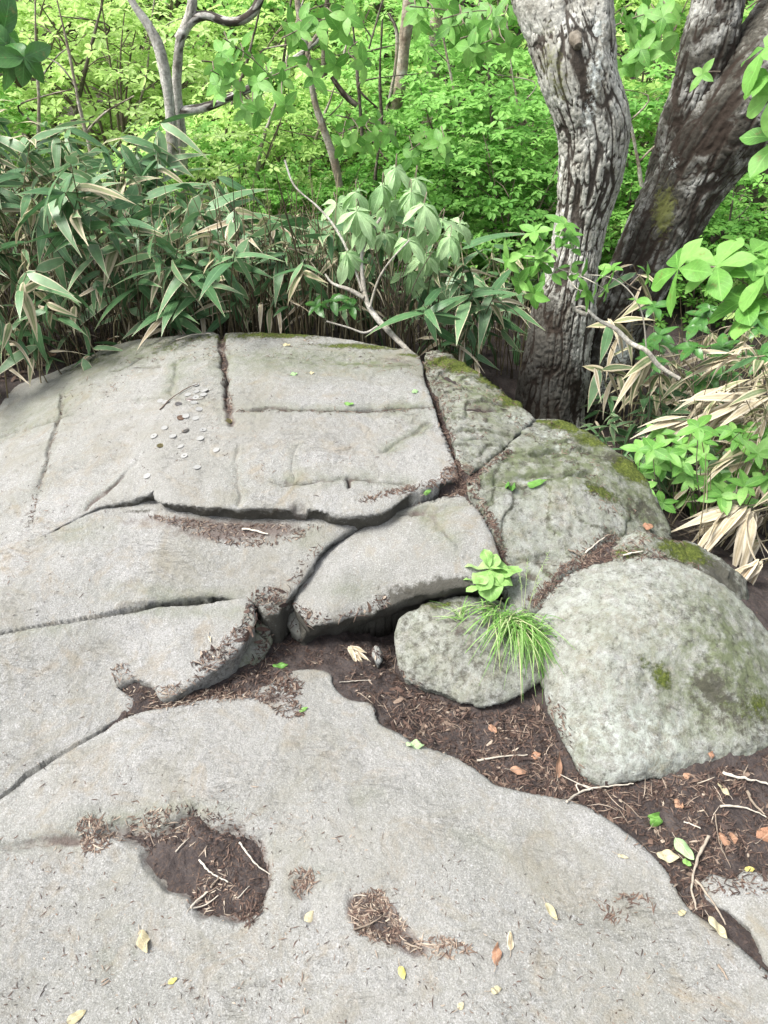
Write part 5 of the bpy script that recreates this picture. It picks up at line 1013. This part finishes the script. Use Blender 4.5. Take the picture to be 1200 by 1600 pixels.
for i in range(9):
    v = 560+i*48; yy = 2.5-.085*i
    dead_bunch(1150+rr2.uniform(-40, 50), v, yy, PI+rr2.uniform(-.2, .6), rr2.randint(6, 10), rr2.uniform(.17, .25), 'dry straw coloured bamboo spray at the right side, '+['topmost', 'second from the top', 'third from the top', 'fourth from the top', 'in the middle of the column', 'fourth from the bottom', 'third from the bottom', 'second from the bottom', 'lowest of the column'][i], .5, mats=DL if i % 3 else DL+HL, seed=60+i, droop=rr2.uniform(-.45, -.05))
# dense dead culms inside the thicket
mb = MB()
for i in range(1250):
    x = r.uniform(-2.2, .95); y = 2.82+1.3*r.random()**1.6
    if x < -1.0: y = max(y, 2.62+.15*r.random())
    gz = float(ground_z(x, y)) if i % 1 == 0 else 0
    if x > .38 and y < 3.2: continue
    h = r.uniform(.2, .62)*(1.0 if x < 0 else .7); a = r.uniform(0, 6.28); l = abs(r.gauss(0, .16))*h*2
    P = [(x, y, gz-.02), (x+math.cos(a)*l*.3, y+math.sin(a)*l*.3, gz+h*.5), (x+math.cos(a)*l, y+math.sin(a)*l, gz+h)]
    mb.tube(P, [.0026, .0022, .0012], 4, r.random()**1.3, cap=False)
for i in range(260):
    x = r.uniform(1.0, 2.1); y = r.uniform(1.9, 3.1); gz = float(ground_z(x, y)); h = r.uniform(.2, .6); a = r.uniform(0, 6.28); l = abs(r.gauss(0, .3))*h*2
    mb.tube([(x, y, gz-.02), (x+math.cos(a)*l*.4, y+math.sin(a)*l*.4, gz+h*.5), (x+math.cos(a)*l, y+math.sin(a)*l, gz+h)], [.0026, .0022, .0012], 4, .3+.7*r.random(), cap=False)
tag(mb.build('bamboo_culm_thicket', CULM), kind='stuff')

# ------------------------------------------------------------------ leafy shoots and shrubs near the rock
def set_of(mat, **kw): return [leaf_mesh('leaf', mat, seed=50+i, **{**kw, 'L': kw['L']*k, 'droop': kw.get('droop', .2)*d}) for i, (k, d) in enumerate([(1, 1), (.85, 1.5), (1.12, .5)])]
WHORL_PALE = set_of(PALE_LEAF, L=.115, W=.046, seg=8, shape='obov', fold=.35, curl=.1, wave=.12, droop=.5)
AZ_LEAF = set_of(GREEN_LEAF, L=.105, W=.058, seg=8, shape='obov', fold=.14, wave=.10, droop=.22)
SMALL_LEAF = set_of(GREEN_LEAF, L=.062, W=.030, seg=6, shape='oval', fold=.2, wave=.08, droop=.25)
DEEP_LEAF_MAT = make_leaf_mat('deep_green_leaf', (.035, .115, .02), (.06, .17, .035), rough=.35, transl=.25, spec=.5)
DEEP_LEAF = set_of(DEEP_LEAF_MAT, L=.10, W=.05, seg=8, shape='oval', fold=.25, wave=.1, droop=.35)
def shoots(name, label, cat, stems, leafset, whorl=5, size=1.0, elev=.15, seed=0, bark=TWIG, rad=.0025, alt=0, spread=2*PI, group=None, tint=.4, facing=(0, 0, 1), axw=1.0):
    """stems: list of photo polylines (u, v, y); leaves sit in whorls at stem ends, or alternate along the stem"""
    rr = random.Random(seed); o = on_y(*stems[0][0]); t = thing(name, label, cat, o, group)
    for st in stems:
        P = [np.array(on_y(*q)-o) for q in st]; A = catmull(P, 5, False); mb = MB(); mb.tube(A, np.linspace(1, .45, len(A))*rad, 6, tint); mb.build('stem', bark, t)
        d = Vector(A[-1]-A[-3]).normalized(); e = Vector(A[-1])
        def put(p, axis, n, s, off):
            ax = (axis*axw+Vector(facing)*.8).normalized(); q0 = ax.to_track_quat('Z', 'Y')
            for k in range(n):
                lf = link('leaf', rr.choice(leafset), t); az = off+k*spread/n+rr.gauss(0, .12)
                lf.rotation_mode = 'QUATERNION'; lf.rotation_quaternion = q0 @ Euler((rr.gauss(0, .2), -(elev+rr.gauss(0, .15)), az)).to_quaternion()
                lf.location = p; z = s*rr.uniform(.75, 1.1); lf.scale = (z, z, z)
        if whorl: put(e, d, whorl, size, rr.uniform(0, 6))
        for k in range(alt):
            f = .25+.7*k/max(alt, 1); i = int(f*(len(A)-1)); put(Vector(A[i]), d, 2, size*.9, rr.uniform(0, 6))
    return t
rr_ = random.Random(77)
# pale drooping shrub in the middle of the thicket
st = []
for (u, v) in [(620, 262), (650, 280), (600, 290), (640, 300), (560, 330), (530, 360), (575, 350), (610, 320), (665, 320), (690, 345), (700, 370), (655, 350), (640, 375), (690, 395), (665, 400), (545, 395), (525, 320), (720, 350), (600, 365), (560, 300), (645, 425), (670, 440)]:
    y = rr_.uniform(2.72, 3.0); st.append([(620+rr_.uniform(-25, 25), 500, 3.0), (615+(u-620)*.4, (v+520)/2, y+.08), (u, v-14, y+.03), (u+rr_.uniform(-4, 4), v, y)])
shoots('drooping_shrub', 'pale grey green shrub with drooping whorled leaves amid the bamboo behind the rock', 'shrub', st, WHORL_PALE, 9, .82, elev=-.5, seed=3, facing=(0, -.5, .8), axw=0.0)
shoots('leafy_shoot', 'fresh green seedling at the back edge of the rock under the fallen branch', 'shrub', [[(520, 500, 2.82), (522, 480, 2.8), (520, 470, 2.78)], [(540, 505, 2.82), (545, 490, 2.8), (548, 480, 2.78)], [(505, 500, 2.82), (500, 485, 2.8), (495, 478, 2.78)]], DEEP_LEAF, 5, .6, seed=4)
# shoots in front of the furrowed trunk
shoots('leafy_branch', 'leafy green branch in front of the furrowed trunk at its left side', 'branch', [
    [(1010, 545, 2.45), (1000, 480, 2.45), (960, 436, 2.47), (900, 428, 2.5), (862, 415, 2.5), (845, 402, 2.5)], [(870, 418, 2.5), (850, 445, 2.48), (835, 460, 2.46)], [(862, 415, 2.5), (850, 380, 2.52), (835, 362, 2.52)], [(845, 402, 2.5), (815, 400, 2.5), (795, 405, 2.5)],
    [(880, 424, 2.5), (900, 450, 2.46), (915, 455, 2.45)], [(890, 426, 2.5), (895, 395, 2.52), (890, 370, 2.52)], [(850, 405, 2.5), (830, 425, 2.5), (812, 440, 2.5)], [(900, 428, 2.5), (925, 440, 2.45), (945, 452, 2.45)], [(848, 396, 2.5), (870, 375, 2.5), (882, 350, 2.5)]], SMALL_LEAF, 5, 1.0, seed=5, alt=2, bark=TWIG, tint=.9, facing=(0, -.6, .7))
shoots('leafy_branch', 'thin curved twig with a few leaves between the two big trunks', 'branch', [[(1000, 455, 2.5), (975, 440, 2.5), (955, 420, 2.5)], [(985, 445, 2.5), (1000, 430, 2.5), (1010, 428, 2.5)]], SMALL_LEAF, 4, .95, seed=6, facing=(0, -.6, .7))
shoots('leafy_branch', 'wide leaved bright green branch reaching in from the right edge below the leaning tree', 'branch', [
    [(1290, 480, 1.9), (1220, 470, 1.9), (1160, 440, 1.92), (1120, 415, 1.92)], [(1220, 470, 1.9), (1180, 480, 1.85), (1165, 470, 1.85)], [(1160, 440, 1.92), (1170, 410, 1.95), (1175, 395, 1.95)], [(1125, 418, 1.92), (1080, 415, 1.92), (1060, 420, 1.92)], [(1230, 440, 1.9), (1210, 420, 1.9), (1195, 415, 1.9)], [(1200, 465, 1.9), (1200, 445, 1.86), (1195, 430, 1.85)], [(1215, 490, 1.85), (1195, 500, 1.82), (1180, 492, 1.82)]], AZ_LEAF, 5, 1.1, elev=.05, seed=7, facing=(0, -.35, .9))
shoots('leafy_branch', 'bright five leaved branch overlapping the leaning trunk at the upper right', 'branch', [
    [(1300, 130, 1.7), (1240, 140, 1.7), (1205, 150, 1.7)], [(1290, 90, 1.7), (1240, 80, 1.72), (1195, 75, 1.75)], [(1270, 110, 1.7), (1230, 120, 1.7), (1210, 112, 1.72)], [(1280, 220, 1.75), (1240, 225, 1.75), (1220, 215, 1.75)]], AZ_LEAF, 5, .85, elev=.05, seed=8, facing=(-.1, -.7, .7))
shoots('leafy_branch', 'tiny leaf sprig against the dark side of the leaning trunk', 'branch', [[(1125, 112, 2.95), (1110, 112, 2.9), (1098, 116, 2.88)]], SMALL_LEAF, 4, .9, seed=9, facing=(0, -.7, .6))
shoots('leafy_branch', 'dark green leaves hanging in at the upper left corner', 'branch', [[(-60, 40, 2.0), (-20, 60, 2.0), (15, 75, 2.0)], [(-60, 90, 2.0), (-20, 90, 2.0), (10, 95, 2.0)], [(-60, 20, 2.0), (-15, 40, 2.05), (5, 55, 2.05)], [(-20, 60, 2.0), (20, 88, 1.98), (38, 90, 1.96)]], DEEP_LEAF, 5, .85, elev=-.25, seed=10, facing=(0, -.8, .5))
# young shrubs in front of the bleached bamboo
st = []
for i in range(60):
    u = rr_.uniform(1000, 1215); v = rr_.uniform(665, 790); y = rr_.uniform(1.95, 2.35); st.append([(1080+rr_.uniform(-60, 80), 850, y+.1), (u+rr_.uniform(-20, 20), (v+850)/2, y+.05), (u, v, y)])
shoots('green_shrub', 'fresh green small leaved shrub between mossy shoulder and bleached bamboo', 'shrub', st, SMALL_LEAF, 5, 1.0, elev=.1, seed=11, facing=(-.2, -.5, .8))
st = []
for i in range(26):
    u = rr_.uniform(1010, 1200); v = rr_.uniform(480, 640); y = rr_.uniform(2.5, 2.9); st.append([(u+rr_.uniform(-20, 20), 700, y+.05), (u, (v+700)/2, y), (u, v, y)])
shoots('green_shrub', 'darker green shrub tangled behind the straw bamboo right of the trees', 'shrub', st, DEEP_LEAF, 5, .7, elev=.1, seed=12, facing=(-.2, -.5, .8))
# rosette plant
o = Vector(on_z(763, 910, .165)); t = thing('rosette_plant', 'broad leaved light green rosette plant in the crack above the grass tuft', 'plant', o)
mb = MB(); mb.tube([(0, .01, -.13), (.002, .004, -.05), (0, 0, .012)], [.004, .005, .006], 8, .4); mb.build('stem', GREEN_LEAF, t)
ROS = make_leaf_mat('rosette_leaf', (.20, .38, .10), (.27, .46, .14), (.34, .50, .20), rough=.55, transl=.35)
RO = set_of(ROS, L=.082, W=.062, seg=9, shape='obov', fold=.12, wave=.22, droop=.28)
ROP = RO
for k, (a, el, s) in enumerate([(2.9, .25, 1.05), (3.6, .15, .95), (2.2, .45, .9), (1.5, .5, .85), (.7, .4, .9), (.1, .25, .95), (-.5, .1, .8), (-1.6, -.15, 1.05), (-2.3, .2, .75), (1.0, .9, .6), (-1.0, .0, .7), (-2.0, -.1, .8), (2.6, .1, .9), (.4, .1, .85), (1.9, .7, .55)]):
    q = link('leaf', (ROP if k % 3 else RO)[k % 3], t); q.rotation_euler = Euler((rr_.gauss(0, .15), -el, a)); s *= 1.15; q.scale = (s*.9, s*.9, s*.9); q.location = (0, 0, .012+.003*k)
for k, (u, v, y) in enumerate([(795, 972, 0), (785, 980, 0), (803, 968, 0)]):
    pass
# ------------------------------------------------------------------ grass
GRASS = make_tint_mat('grass_blade', [(0, (.09, .22, .04)), (.5, (.20, .38, .09)), (.85, (.34, .48, .20)), (1, (.52, .48, .30))], .5, transl=.35)
def tuft(u, v, n, L, label, seed, spread=.03, lean=(0, -.5), arch=.8, z=None):
    p = cast_px(u, v)[0]; t = thing('grass_tuft', label, 'grass tuft', p); g = np.random.default_rng(seed)
    Vs, Fs, Ts = [], [], []
    for i in range(n):
        b = np.array([g.normal(0, spread), g.normal(0, spread*.6), -.005]); a = g.uniform(0, 2*PI); d = np.array([math.cos(a)*.7+lean[0], math.sin(a)*.6+lean[1], 0]); l = L*g.uniform(.5, 1.15); w = g.uniform(.0007, .0017)
        s = np.linspace(0, 1, 8)[:, None]; up = g.uniform(.35, 1.15)
        c = b+d*l*s*(.5+.5*s)+np.array([0, 0, 1])*l*(up*s-arch*1.05*s**2.1)
        side = np.cross(d, [0, 0, 1]); side /= np.linalg.norm(side)+1e-9; ww = w*(1-s**2.5)+.0002
        Vs.append(np.stack([c-side*ww, c+[0, 0, -.0004], c+side*ww], 1).reshape(-1, 3))
        k = np.arange(7)[:, None]*3+i*24; Fs.append(np.concatenate([k+[[0, 1, 4, 3]], k+[[1, 2, 5, 4]]])); Ts.append(np.full(24, g.random()**1.2))
    tag(link('blades', mesh_np('blades', np.concatenate(Vs), np.concatenate(Fs), True, dict(tint=np.concatenate(Ts)), mat=GRASS), t), kind='stuff'); return t
tuft(803, 972, 230, .17, 'bright green grass tuft hanging over the dirt between squat rock and boulder', 1, .022, (.04, -.5), .86)
tuft(772, 955, 50, .14, 'thinner grass spray on top of the squat angular rock', 2, .018, (-.28, -.28), .9)
tuft(828, 995, 90, .16, 'grass blades leaning onto the left side of the boulder', 3, .015, (.22, -.25), .95)
tuft(722, 965, 26, .07, 'sparse yellowish grass sprig at the upper left of the squat rock', 4, .012, (-.3, .1), .5)
# seed stalks
t = thing('seed_grass', 'thin seeding grass stalks rising against the crack left of the boulder', 'grass', cast_px(818, 960)[0])
for k, (dx, dy, h) in enumerate([(.0, .02, .16), (.02, .0, .13), (.035, .03, .17), (-.01, .03, .12)]):
    mb = MB(); mb.tube([(dx*.3, 0, 0), (dx*.8, dy, h*.6), (dx*1.7, dy*2, h)], [.0008, .0006, .0004], 4, .9)
    for j in range(14):
        f = .5+.5*j/14; p = np.array([dx*1.7*f, dy*2*f, h*f]); a = rr_.uniform(0, 6); mb.tube([p, p+np.array([math.cos(a)*.007, math.sin(a)*.007, .004])], [.0008, .0003], 4, .8, cap=False)
    mb.build('stalk', GRASS, t)
shoots('leafy_shoot', 'small bright green seedling at the root of the grass tuft', 'plant', [[(790, 985, 1.50), (792, 975, 1.50), (792, 968, 1.49)], [(800, 985, 1.50), (806, 975, 1.49), (810, 970, 1.49)]], SMALL_LEAF, 5, .45, seed=14)
# ------------------------------------------------------------------ background shrubs
def make_far_leaf(name, a, b, c_):
    m, nt = mat_new(name); tc = tcoord(nt); oi = nt.nodes.new('ShaderNodeObjectInfo')
    f = mth(nt, 'ADD', mth(nt, 'MULTIPLY', attr(nt, 'tint'), .75), mth(nt, 'MULTIPLY', oi.outputs['Random'], .25))
    finish(nt, ramp(nt, f, [(0, a), (.5, b), (1, c_)]), .55, transl=.5, spec=.25); return m
FAR_YEL = make_far_leaf('yellow_green_foliage', (.24, .44, .09), (.44, .62, .19), (.64, .78, .38))
FAR_GRN = make_far_leaf('green_foliage', (.10, .28, .05), (.24, .48, .11), (.42, .63, .22))
FAR_MID = make_far_leaf('mid_green_foliage', (.06, .19, .03), (.15, .35, .06), (.28, .48, .12))
def foliage(n_spray, rx, ry, rz, leaf, seed, mat, per=5, layers=True, hollow=.35):
    g = np.random.default_rng(seed)
    d = g.normal(0, 1, (n_spray, 3)); d /= np.linalg.norm(d, axis=1)[:, None]; rad = hollow+(1-hollow)*g.random(n_spray)**.6
    c = d*rad[:, None]*np.array([rx, ry, rz]); w = fbm3(c[:, 0], c[:, 1], c[:, 2], 3.2, 2, seed)
    c = c[w > np.quantile(w, .28)]; n = len(c)
    c *= 1+.12*noise3(c[:, 0]*4, c[:, 1]*4, c[:, 2]*4, seed+1)[:, None]
    if layers: c[:, 2] = c[:, 2]+.05*np.sin(c[:, 2]*28+c[:, 0]*2)
    c[:, 2] += rz
    ax = np.array([0, 0, 1.0])+g.normal(0, .28, (n, 3))+d[:n]*.0+np.stack([c[:, 0]/rx, c[:, 1]/ry, np.zeros(n)], 1)*.3; ax /= np.linalg.norm(ax, axis=1)[:, None]
    t0 = np.cross(ax, [1.0, .2, 0]); t0 /= np.linalg.norm(t0, axis=1)[:, None]; t1 = np.cross(ax, t0)
    Vs = []; Ts = []; base_t = np.clip(.5+.35*fbm3(c[:, 0], c[:, 1], c[:, 2], 2.5, 2, seed+3)+g.normal(0, .12, n), 0, 1)
    for k in range(per):
        a = g.uniform(0, .5, n)+k*2*PI/per; dirn = np.cos(a)[:, None]*t0+np.sin(a)[:, None]*t1+ax*g.uniform(-.35, .35, (n, 1)); side = np.cross(ax, dirn); side /= np.linalg.norm(side, axis=1)[:, None]
        L = leaf*g.uniform(.7, 1.15, (n, 1)); w_ = L*.27; b = c+dirn*L*.10
        tip = c+dirn*L-ax*L*.15
        Vs.append(np.stack([b, c+dirn*L*.38+side*w_*.8+ax*L*.05, c+dirn*L*.72+side*w_*.85+ax*L*.02, tip, c+dirn*L*.72-side*w_*.85+ax*L*.02, c+dirn*L*.38-side*w_*.8+ax*L*.05, c+dirn*L*.5-ax*L*.03], 1).reshape(-1, 3))
        Ts.append(np.repeat(np.clip(base_t+g.normal(0, .1, n), 0, 1), 7))
    V = np.concatenate(Vs); nl = len(V)//7; o = np.arange(nl)[:, None]*7
    F = np.concatenate([o+[[0, 1, 6]], o+[[1, 2, 6]], o+[[2, 3, 6]], o+[[3, 4, 6]], o+[[4, 5, 6]], o+[[5, 0, 6]]])
    return mesh_np('foliage', V, F, False, dict(tint=np.concatenate(Ts)), mat=mat)
def bush_stems(rx, rz, seed, n=14):
    g = random.Random(seed); mb = MB()
    for i in range(n):
        a = g.uniform(0, 6.28); e = Vector((math.cos(a)*rx*g.uniform(.3, .85), math.sin(a)*rx*g.uniform(.3, .85), rz*g.uniform(.7, 1.8)))
        P = [(g.uniform(-.05, .05), g.uniform(-.05, .05), -.05), (e.x*.25+g.uniform(-.05, .05), e.y*.25, e.z*.4), (e.x*.65, e.y*.65+g.uniform(-.08, .08), e.z*.75), tuple(e)]
        A = catmull(P, 4, False); mb.tube(A, np.linspace(.011, .003, len(A)), 5, g.random()*.5, cap=False)
        for k in range(3):
            q = Vector(A[5+k*2]); b = g.uniform(0, 6.28); mb.tube([tuple(q), tuple(q+Vector((math.cos(b)*.12, math.sin(b)*.12, .07))), tuple(q+Vector((math.cos(b)*.22, math.sin(b)*.24, .09)))], [.004, .003, .0015], 4, g.random()*.5, cap=False)
    return mb
def bush_proto(name, n, rx, ry, rz, leaf, seed, mat, **kw):
    t = thing(name, '', 'shrub'); bush_stems(rx, rz, seed).build('stems', TWIG, t)
    tag(link('foliage', foliage(n, rx, ry, rz, leaf, seed, mat, **kw), t), kind='stuff'); return t
BP = dict(y1=bush_proto('leafy_shrub', 1100, .85, .8, .62, .060, 1, FAR_YEL), y2=bush_proto('leafy_shrub', 1100, 1.0, .8, .55, .055, 2, FAR_YEL), g1=bush_proto('leafy_shrub', 1300, .85, .8, .65, .062, 3, FAR_GRN), g2=bush_proto('leafy_shrub', 1150, .7, .7, .7, .065, 4, FAR_GRN),
          m1=bush_proto('leafy_shrub', 1200, .8, .75, .62, .066, 5, FAR_MID))
def bush(kind, u, v, y, s, label, sz=1.0, z=None):
    """u, v: where the middle of the shrub shows; y its distance"""
    p = on_y(u, v, y); pr = BP[kind]; o = pr if pr.name not in used_p else copy_tree(pr); used_p.add(pr.name)
    rz = {'y1': .62, 'y2': .55, 'g1': .65, 'g2': .7, 'm1': .62}[kind]
    base = float(ground_z(p.x, y)) if z is None else z
    o.scale = (s, s, s*sz); o.location = (p.x, y, max(base-.05, p.z-rz*s*sz)); o.rotation_euler = (0, 0, rr_.uniform(0, 6.28)); o['label'] = label; o['group'] = 'shrubs behind the bamboo'
    # the stems reach down to the ground
    gap = o.location.z-base
    if gap > .1:
        mb = MB()
        for k in range(5):
            a = rr_.uniform(0, 6.28); mb.tube([(math.cos(a)*.1, math.sin(a)*.1, -(gap+.1)/(s*sz)), (math.cos(a)*.05+.05, math.sin(a)*.06, -(gap)*.4/(s*sz)), (math.cos(a)*.15, math.sin(a)*.15, .1)], [.016, .013, .010], 6, .3, cap=False)
        mb.build('stems', TWIG, o)
    return o
B_LIST = [
    ('g1', 760, 250, 5.0, .95, 'dense green shrub filling the gap between middle trunk and furrowed trunk'), ('m1', 700, 330, 4.5, .75, 'darker green shrub just above the pale drooping shrub'), ('g2', 800, 350, 4.3, .7, 'green shrub tucked against the left side of the furrowed trunk'),
    ('g1', 560, 260, 5.2, .8, 'green shrub behind the thin leaning stem'), ('y1', 470, 230, 5.2, .85, 'light green shrub above the bamboo left of the leaning stem'), ('y2', 380, 260, 4.8, .75, 'yellow green shrub right of the mottled trunks'), ('g1', 330, 330, 4.6, .6, 'low green shrub glimpsed through the bamboo below the mottled trunks'),
    ('y1', 160, 130, 6.0, 1.1, 'bright yellow green shrub behind the bamboo at left'), ('y2', 40, 60, 6.5, 1.2, 'bright yellow green shrub at the upper left corner'), ('y2', 240, 80, 7.5, 1.2, 'sunlit shrub behind the mottled leaning trunk'), ('y1', 360, 120, 7.0, 1.1, 'sunlit shrub behind the bowed branch'),
    ('g1', 640, 160, 6.0, 1.0, 'green shrub at the foot of the pale background trunk'), ('g2', 830, 130, 6.5, 1.2, 'green shrub behind the upper part of the furrowed trunk'), ('g1', 740, 60, 7.5, 1.2, 'green shrub at the top right of the pale background trunk'), ('y1', 520, 80, 7.5, 1.2, 'light green shrub at the top behind the dark straight stem'), ('g1', 430, 30, 8.5, 1.5, 'wide green shrub at the top edge right of the bowed branch'),
    ('y1', 1010, 100, 6.0, 1.1, 'light green shrub seen high between the two big trunks'), ('g1', 1000, 230, 5.0, .8, 'green shrub seen at mid height between the two big trunks'), ('m1', 980, 340, 4.4, .6, 'dark green shrub low between the two big trunks'), ('y2', 1150, 300, 6.0, 1.0, 'yellowish shrub right of the leaning tree'), ('g1', 1180, 420, 4.6, .7, 'green shrub at the right edge behind the wide leaved branch'), ('m1', 1080, 500, 4.1, .6, 'dark shrub behind the crossing pale branch'),
    ('y2', 1230, 200, 8.0, 1.4, 'yellow green shrub at the right edge under the leaning limb'), ('g2', 1180, 20, 8.0, 1.5, 'green shrub at the top right corner'), ('y1', 100, 0, 10., 1.8, 'far yellow green shrub along the top left'), ('y2', 300, -10, 11., 2.0, 'far sunlit shrub above the bowed branch'), ('g1', 600, -10, 10., 1.9, 'far green shrub along the top middle'),
    ('y1', 860, -10, 10., 1.9, 'far light green shrub above the fork of the furrowed trunk'), ('g2', 1060, -10, 10., 1.9, 'far green shrub above the leaning tree'), ('m1', -60, 300, 4.9, .8, 'dark green shrub left outside the bamboo thicket'), ('y1', -130, 120, 6.5, 1.2, 'yellow green shrub beyond the left edge'), ('m1', 470, 360, 4.35, .5, 'dark low shrub between bamboo and leaning stem'), ('m1', 610, 340, 4.4, .55, 'dark low shrub directly behind the pale drooping shrub')]
for a in B_LIST: bush(*a)
# low undergrowth covering the slope between the shrubs
def undergrowth():
    g = np.random.default_rng(4); n = 9000
    y = 4.4+14*g.random(n)**1.3; x = g.uniform(-1, 1, n)*(2.5+y*.75); c = np.stack([x, y, ground_z(x, y)+g.random(n)**1.5*(.25+.05*y)], 1)
    ex = [(g.uniform(1.75, 7, 2600), g.uniform(.2, 5, 2600)), (-g.uniform(2.3, 7, 2200), g.uniform(.8, 5, 2200))]
    for (xx, yy) in ex: x = np.concatenate([x, xx]); y = np.concatenate([y, yy]); c = np.concatenate([c, np.stack([xx, yy, ground_z(xx, yy)+g.random(len(xx))*.3], 1)])
    keep = fbm2(x, y, 1.1, 3, 9) > -.35; c = c[keep]; y = y[keep]; n = len(c)
    ax = np.array([0, -.35, 1.0])+g.normal(0, .3, (n, 3)); ax /= np.linalg.norm(ax, axis=1)[:, None]; t0 = np.cross(ax, [1.0, .2, 0]); t0 /= np.linalg.norm(t0, axis=1)[:, None]; t1 = np.cross(ax, t0)
    Vs, Ts = [], []
    for k in range(5):
        a = g.uniform(0, .6, n)+k*2*PI/5; d = np.cos(a)[:, None]*t0+np.sin(a)[:, None]*t1+ax*g.uniform(-.3, .3, (n, 1)); s = np.cross(ax, d); L = (.05+.008*y)[:, None]*g.uniform(.7, 1.2, (n, 1))
        Vs.append(np.stack([c+d*L*.1, c+d*L*.5+s*L*.26, c+d*L-ax*L*.12, c+d*L*.5-s*L*.26], 1).reshape(-1, 3)); Ts.append(np.repeat(g.random(n)*.7+.3*(k/5), 4))
    V = np.concatenate(Vs); F = np.arange(len(V)).reshape(-1, 4)
    tag(link('undergrowth', mesh_np('undergrowth', V, F, False, dict(tint=np.concatenate(Ts)), mat=FAR_YEL)), kind='stuff')
undergrowth()
# second row far behind, closing the view up the slope
k = 0
for (y, n, s) in [(13, 9, 2.4), (18, 10, 3.2), (26, 12, 4.8)]:
    for i in range(n):
        u = -250+(1700/(n-1))*i+rr_.uniform(-40, 40); kind = rr_.choice(['y1', 'y2', 'g1', 'g2'])
        p = on_y(u, 0, y); pr = BP[kind]; o = copy_tree(pr); 
        for c in list(o.children):
            if c.name.startswith('stems') and k >= 0 and c.scale.x < 0: pass
        o.location = (p.x, y, float(ground_z(p.x, y))-.1); o.scale = (s, s, s*1.15); o.rotation_euler = (0, 0, rr_.uniform(0, 6.28)); o['label'] = 'distant leafy shrub on the slope behind all the others'; o['group'] = 'distant shrubs on the slope'; k += 1
# bare leaning stems and crooked branches in the wood
g_ = random.Random(12)
for i, (u, v, y) in enumerate([(60, 200, 5.0), (110, 150, 5.6), (150, 210, 4.6), (340, 220, 5.0), (400, 190, 4.6), (430, 130, 5.5), (470, 260, 4.8), (550, 130, 5.6), (730, 170, 5.0), (770, 110, 5.4), (820, 240, 4.6), (980, 130, 4.8), (1010, 260, 4.2), (1130, 420, 4.0), (210, 150, 6.0), (585, 240, 4.5)]):
    dx = g_.uniform(-70, 70); w = g_.uniform(4, 8); s1 = [(u, v+90, w+1, y), (u+dx*.2, v+30, w, y), (u+dx*.5+g_.uniform(-8, 8), v-40, w*.85, y), (u+dx, v-120, w*.7, y), (u+dx*1.5, v-210, w*.5, y)]
    b1 = [(u+dx*.35, v-5, w*.6, y), (u+dx*.35+g_.choice([-1, 1])*30, v-35, w*.5, y), (u+dx*.35+g_.choice([-1, 1])*g_.uniform(50, 80), v-60, w*.35, y)]
    b2 = [(u+dx*.7, v-70, w*.5, y), (u+dx*.7+g_.choice([-1, 1])*30, v-110, w*.4, y), (u+dx*.7+g_.choice([-1, 1])*g_.uniform(40, 70), v-125, w*.3, y)]
    zone_ = 'far left' if u < 130 else 'left behind the bamboo' if u < 300 else 'by the bowed branch' if u < 420 else 'by the leaning stem' if u < 600 else 'left of the furrowed trunk' if u < 850 else 'between the big trunks' if u < 1050 else 'right of the leaning tree'
    slender(['thin dark stem', 'crooked grey sapling', 'spindly forked sapling'][i % 3]+(' leaning left' if dx < -20 else ' leaning right' if dx > 20 else ' standing upright')+' in the wood '+zone_+(', nearer' if y < 5 else ', farther back'), s1, [SMOOTH_BARK, DARK_BARK][i % 2], [b1, b2], nth=8, seed=300+i, name='sapling', group='bare saplings in the wood')
# leafy sprays of the trees coming down into the top of the picture
SPRAY = set_of(GREEN_LEAF, L=.085, W=.045, seg=5, shape='oval', fold=.15, wave=.08, droop=.2, two=False)
def sprays(label, pts, y0, y1, seed, whorl=4, size=1.0):
    g = random.Random(seed); st = []
    for (a, b) in pts:
        for k in range(5):
            u = a[0]+(b[0]-a[0])*(k+.5)/5; v = a[1]+(b[1]-a[1])*(k+.5)/5; y = y0+(y1-y0)*g.random(); st.append([(u+g.uniform(-15, 15), v-20, y+.05), (u, v+g.uniform(-10, 10), y), (u+g.uniform(-25, 25), v+g.uniform(0, 25), y-.05)])
        st.append([(a[0], a[1], y0), ((a[0]+b[0])/2, (a[1]+b[1])/2-8, (y0+y1)/2), (b[0], b[1], y1)])
    shoots('leafy_branch', label, 'branch', st, SPRAY, whorl, size, elev=.05, seed=seed, alt=1, rad=.003, facing=(0, -.45, .8))
sprays('leafy branch crossing the top between leaning stem and middle trunk', [((400, 130), (560, 80)), ((440, 60), (560, 20))], 3.9, 4.1, 61)
sprays('leafy branch hanging below the bowed branch at upper left', [((350, 60), (450, 150)), ((330, 110), (400, 170))], 3.7, 4.0, 62)
sprays('leafy branch at the top right of the middle trunk', [((640, 10), (760, 40)), ((690, 30), (800, 20)), ((720, 60), (790, 60))], 3.6, 3.9, 63)
sprays('leafy branch between the big trunks near the top edge', [((960, 40), (1060, 20)), ((980, 90), (1050, 60))], 3.7, 3.9, 64)
sprays('leafy spray low at the middle trunk foot', [((640, 235), (700, 215)), ((530, 210), (590, 200))], 3.9, 4.1, 65, size=.9)
# far grey rock at the top left
rm = rock('far_boulder', 'distant grey boulder seen at the top under the bowed branch', [(300, -40), (460, -40), (470, 60), (400, 90), (330, 80), (295, 40)], [(300, 60, .7), (460, 60, .75), (380, -40, 1.35), (380, 40, 1.0)], cell=.05, W=.25, Rv=.3, depth=1.2, wob=.05, rough=.03, big=.08, bigf=1, seed=501, algae=.3) if 0 else None
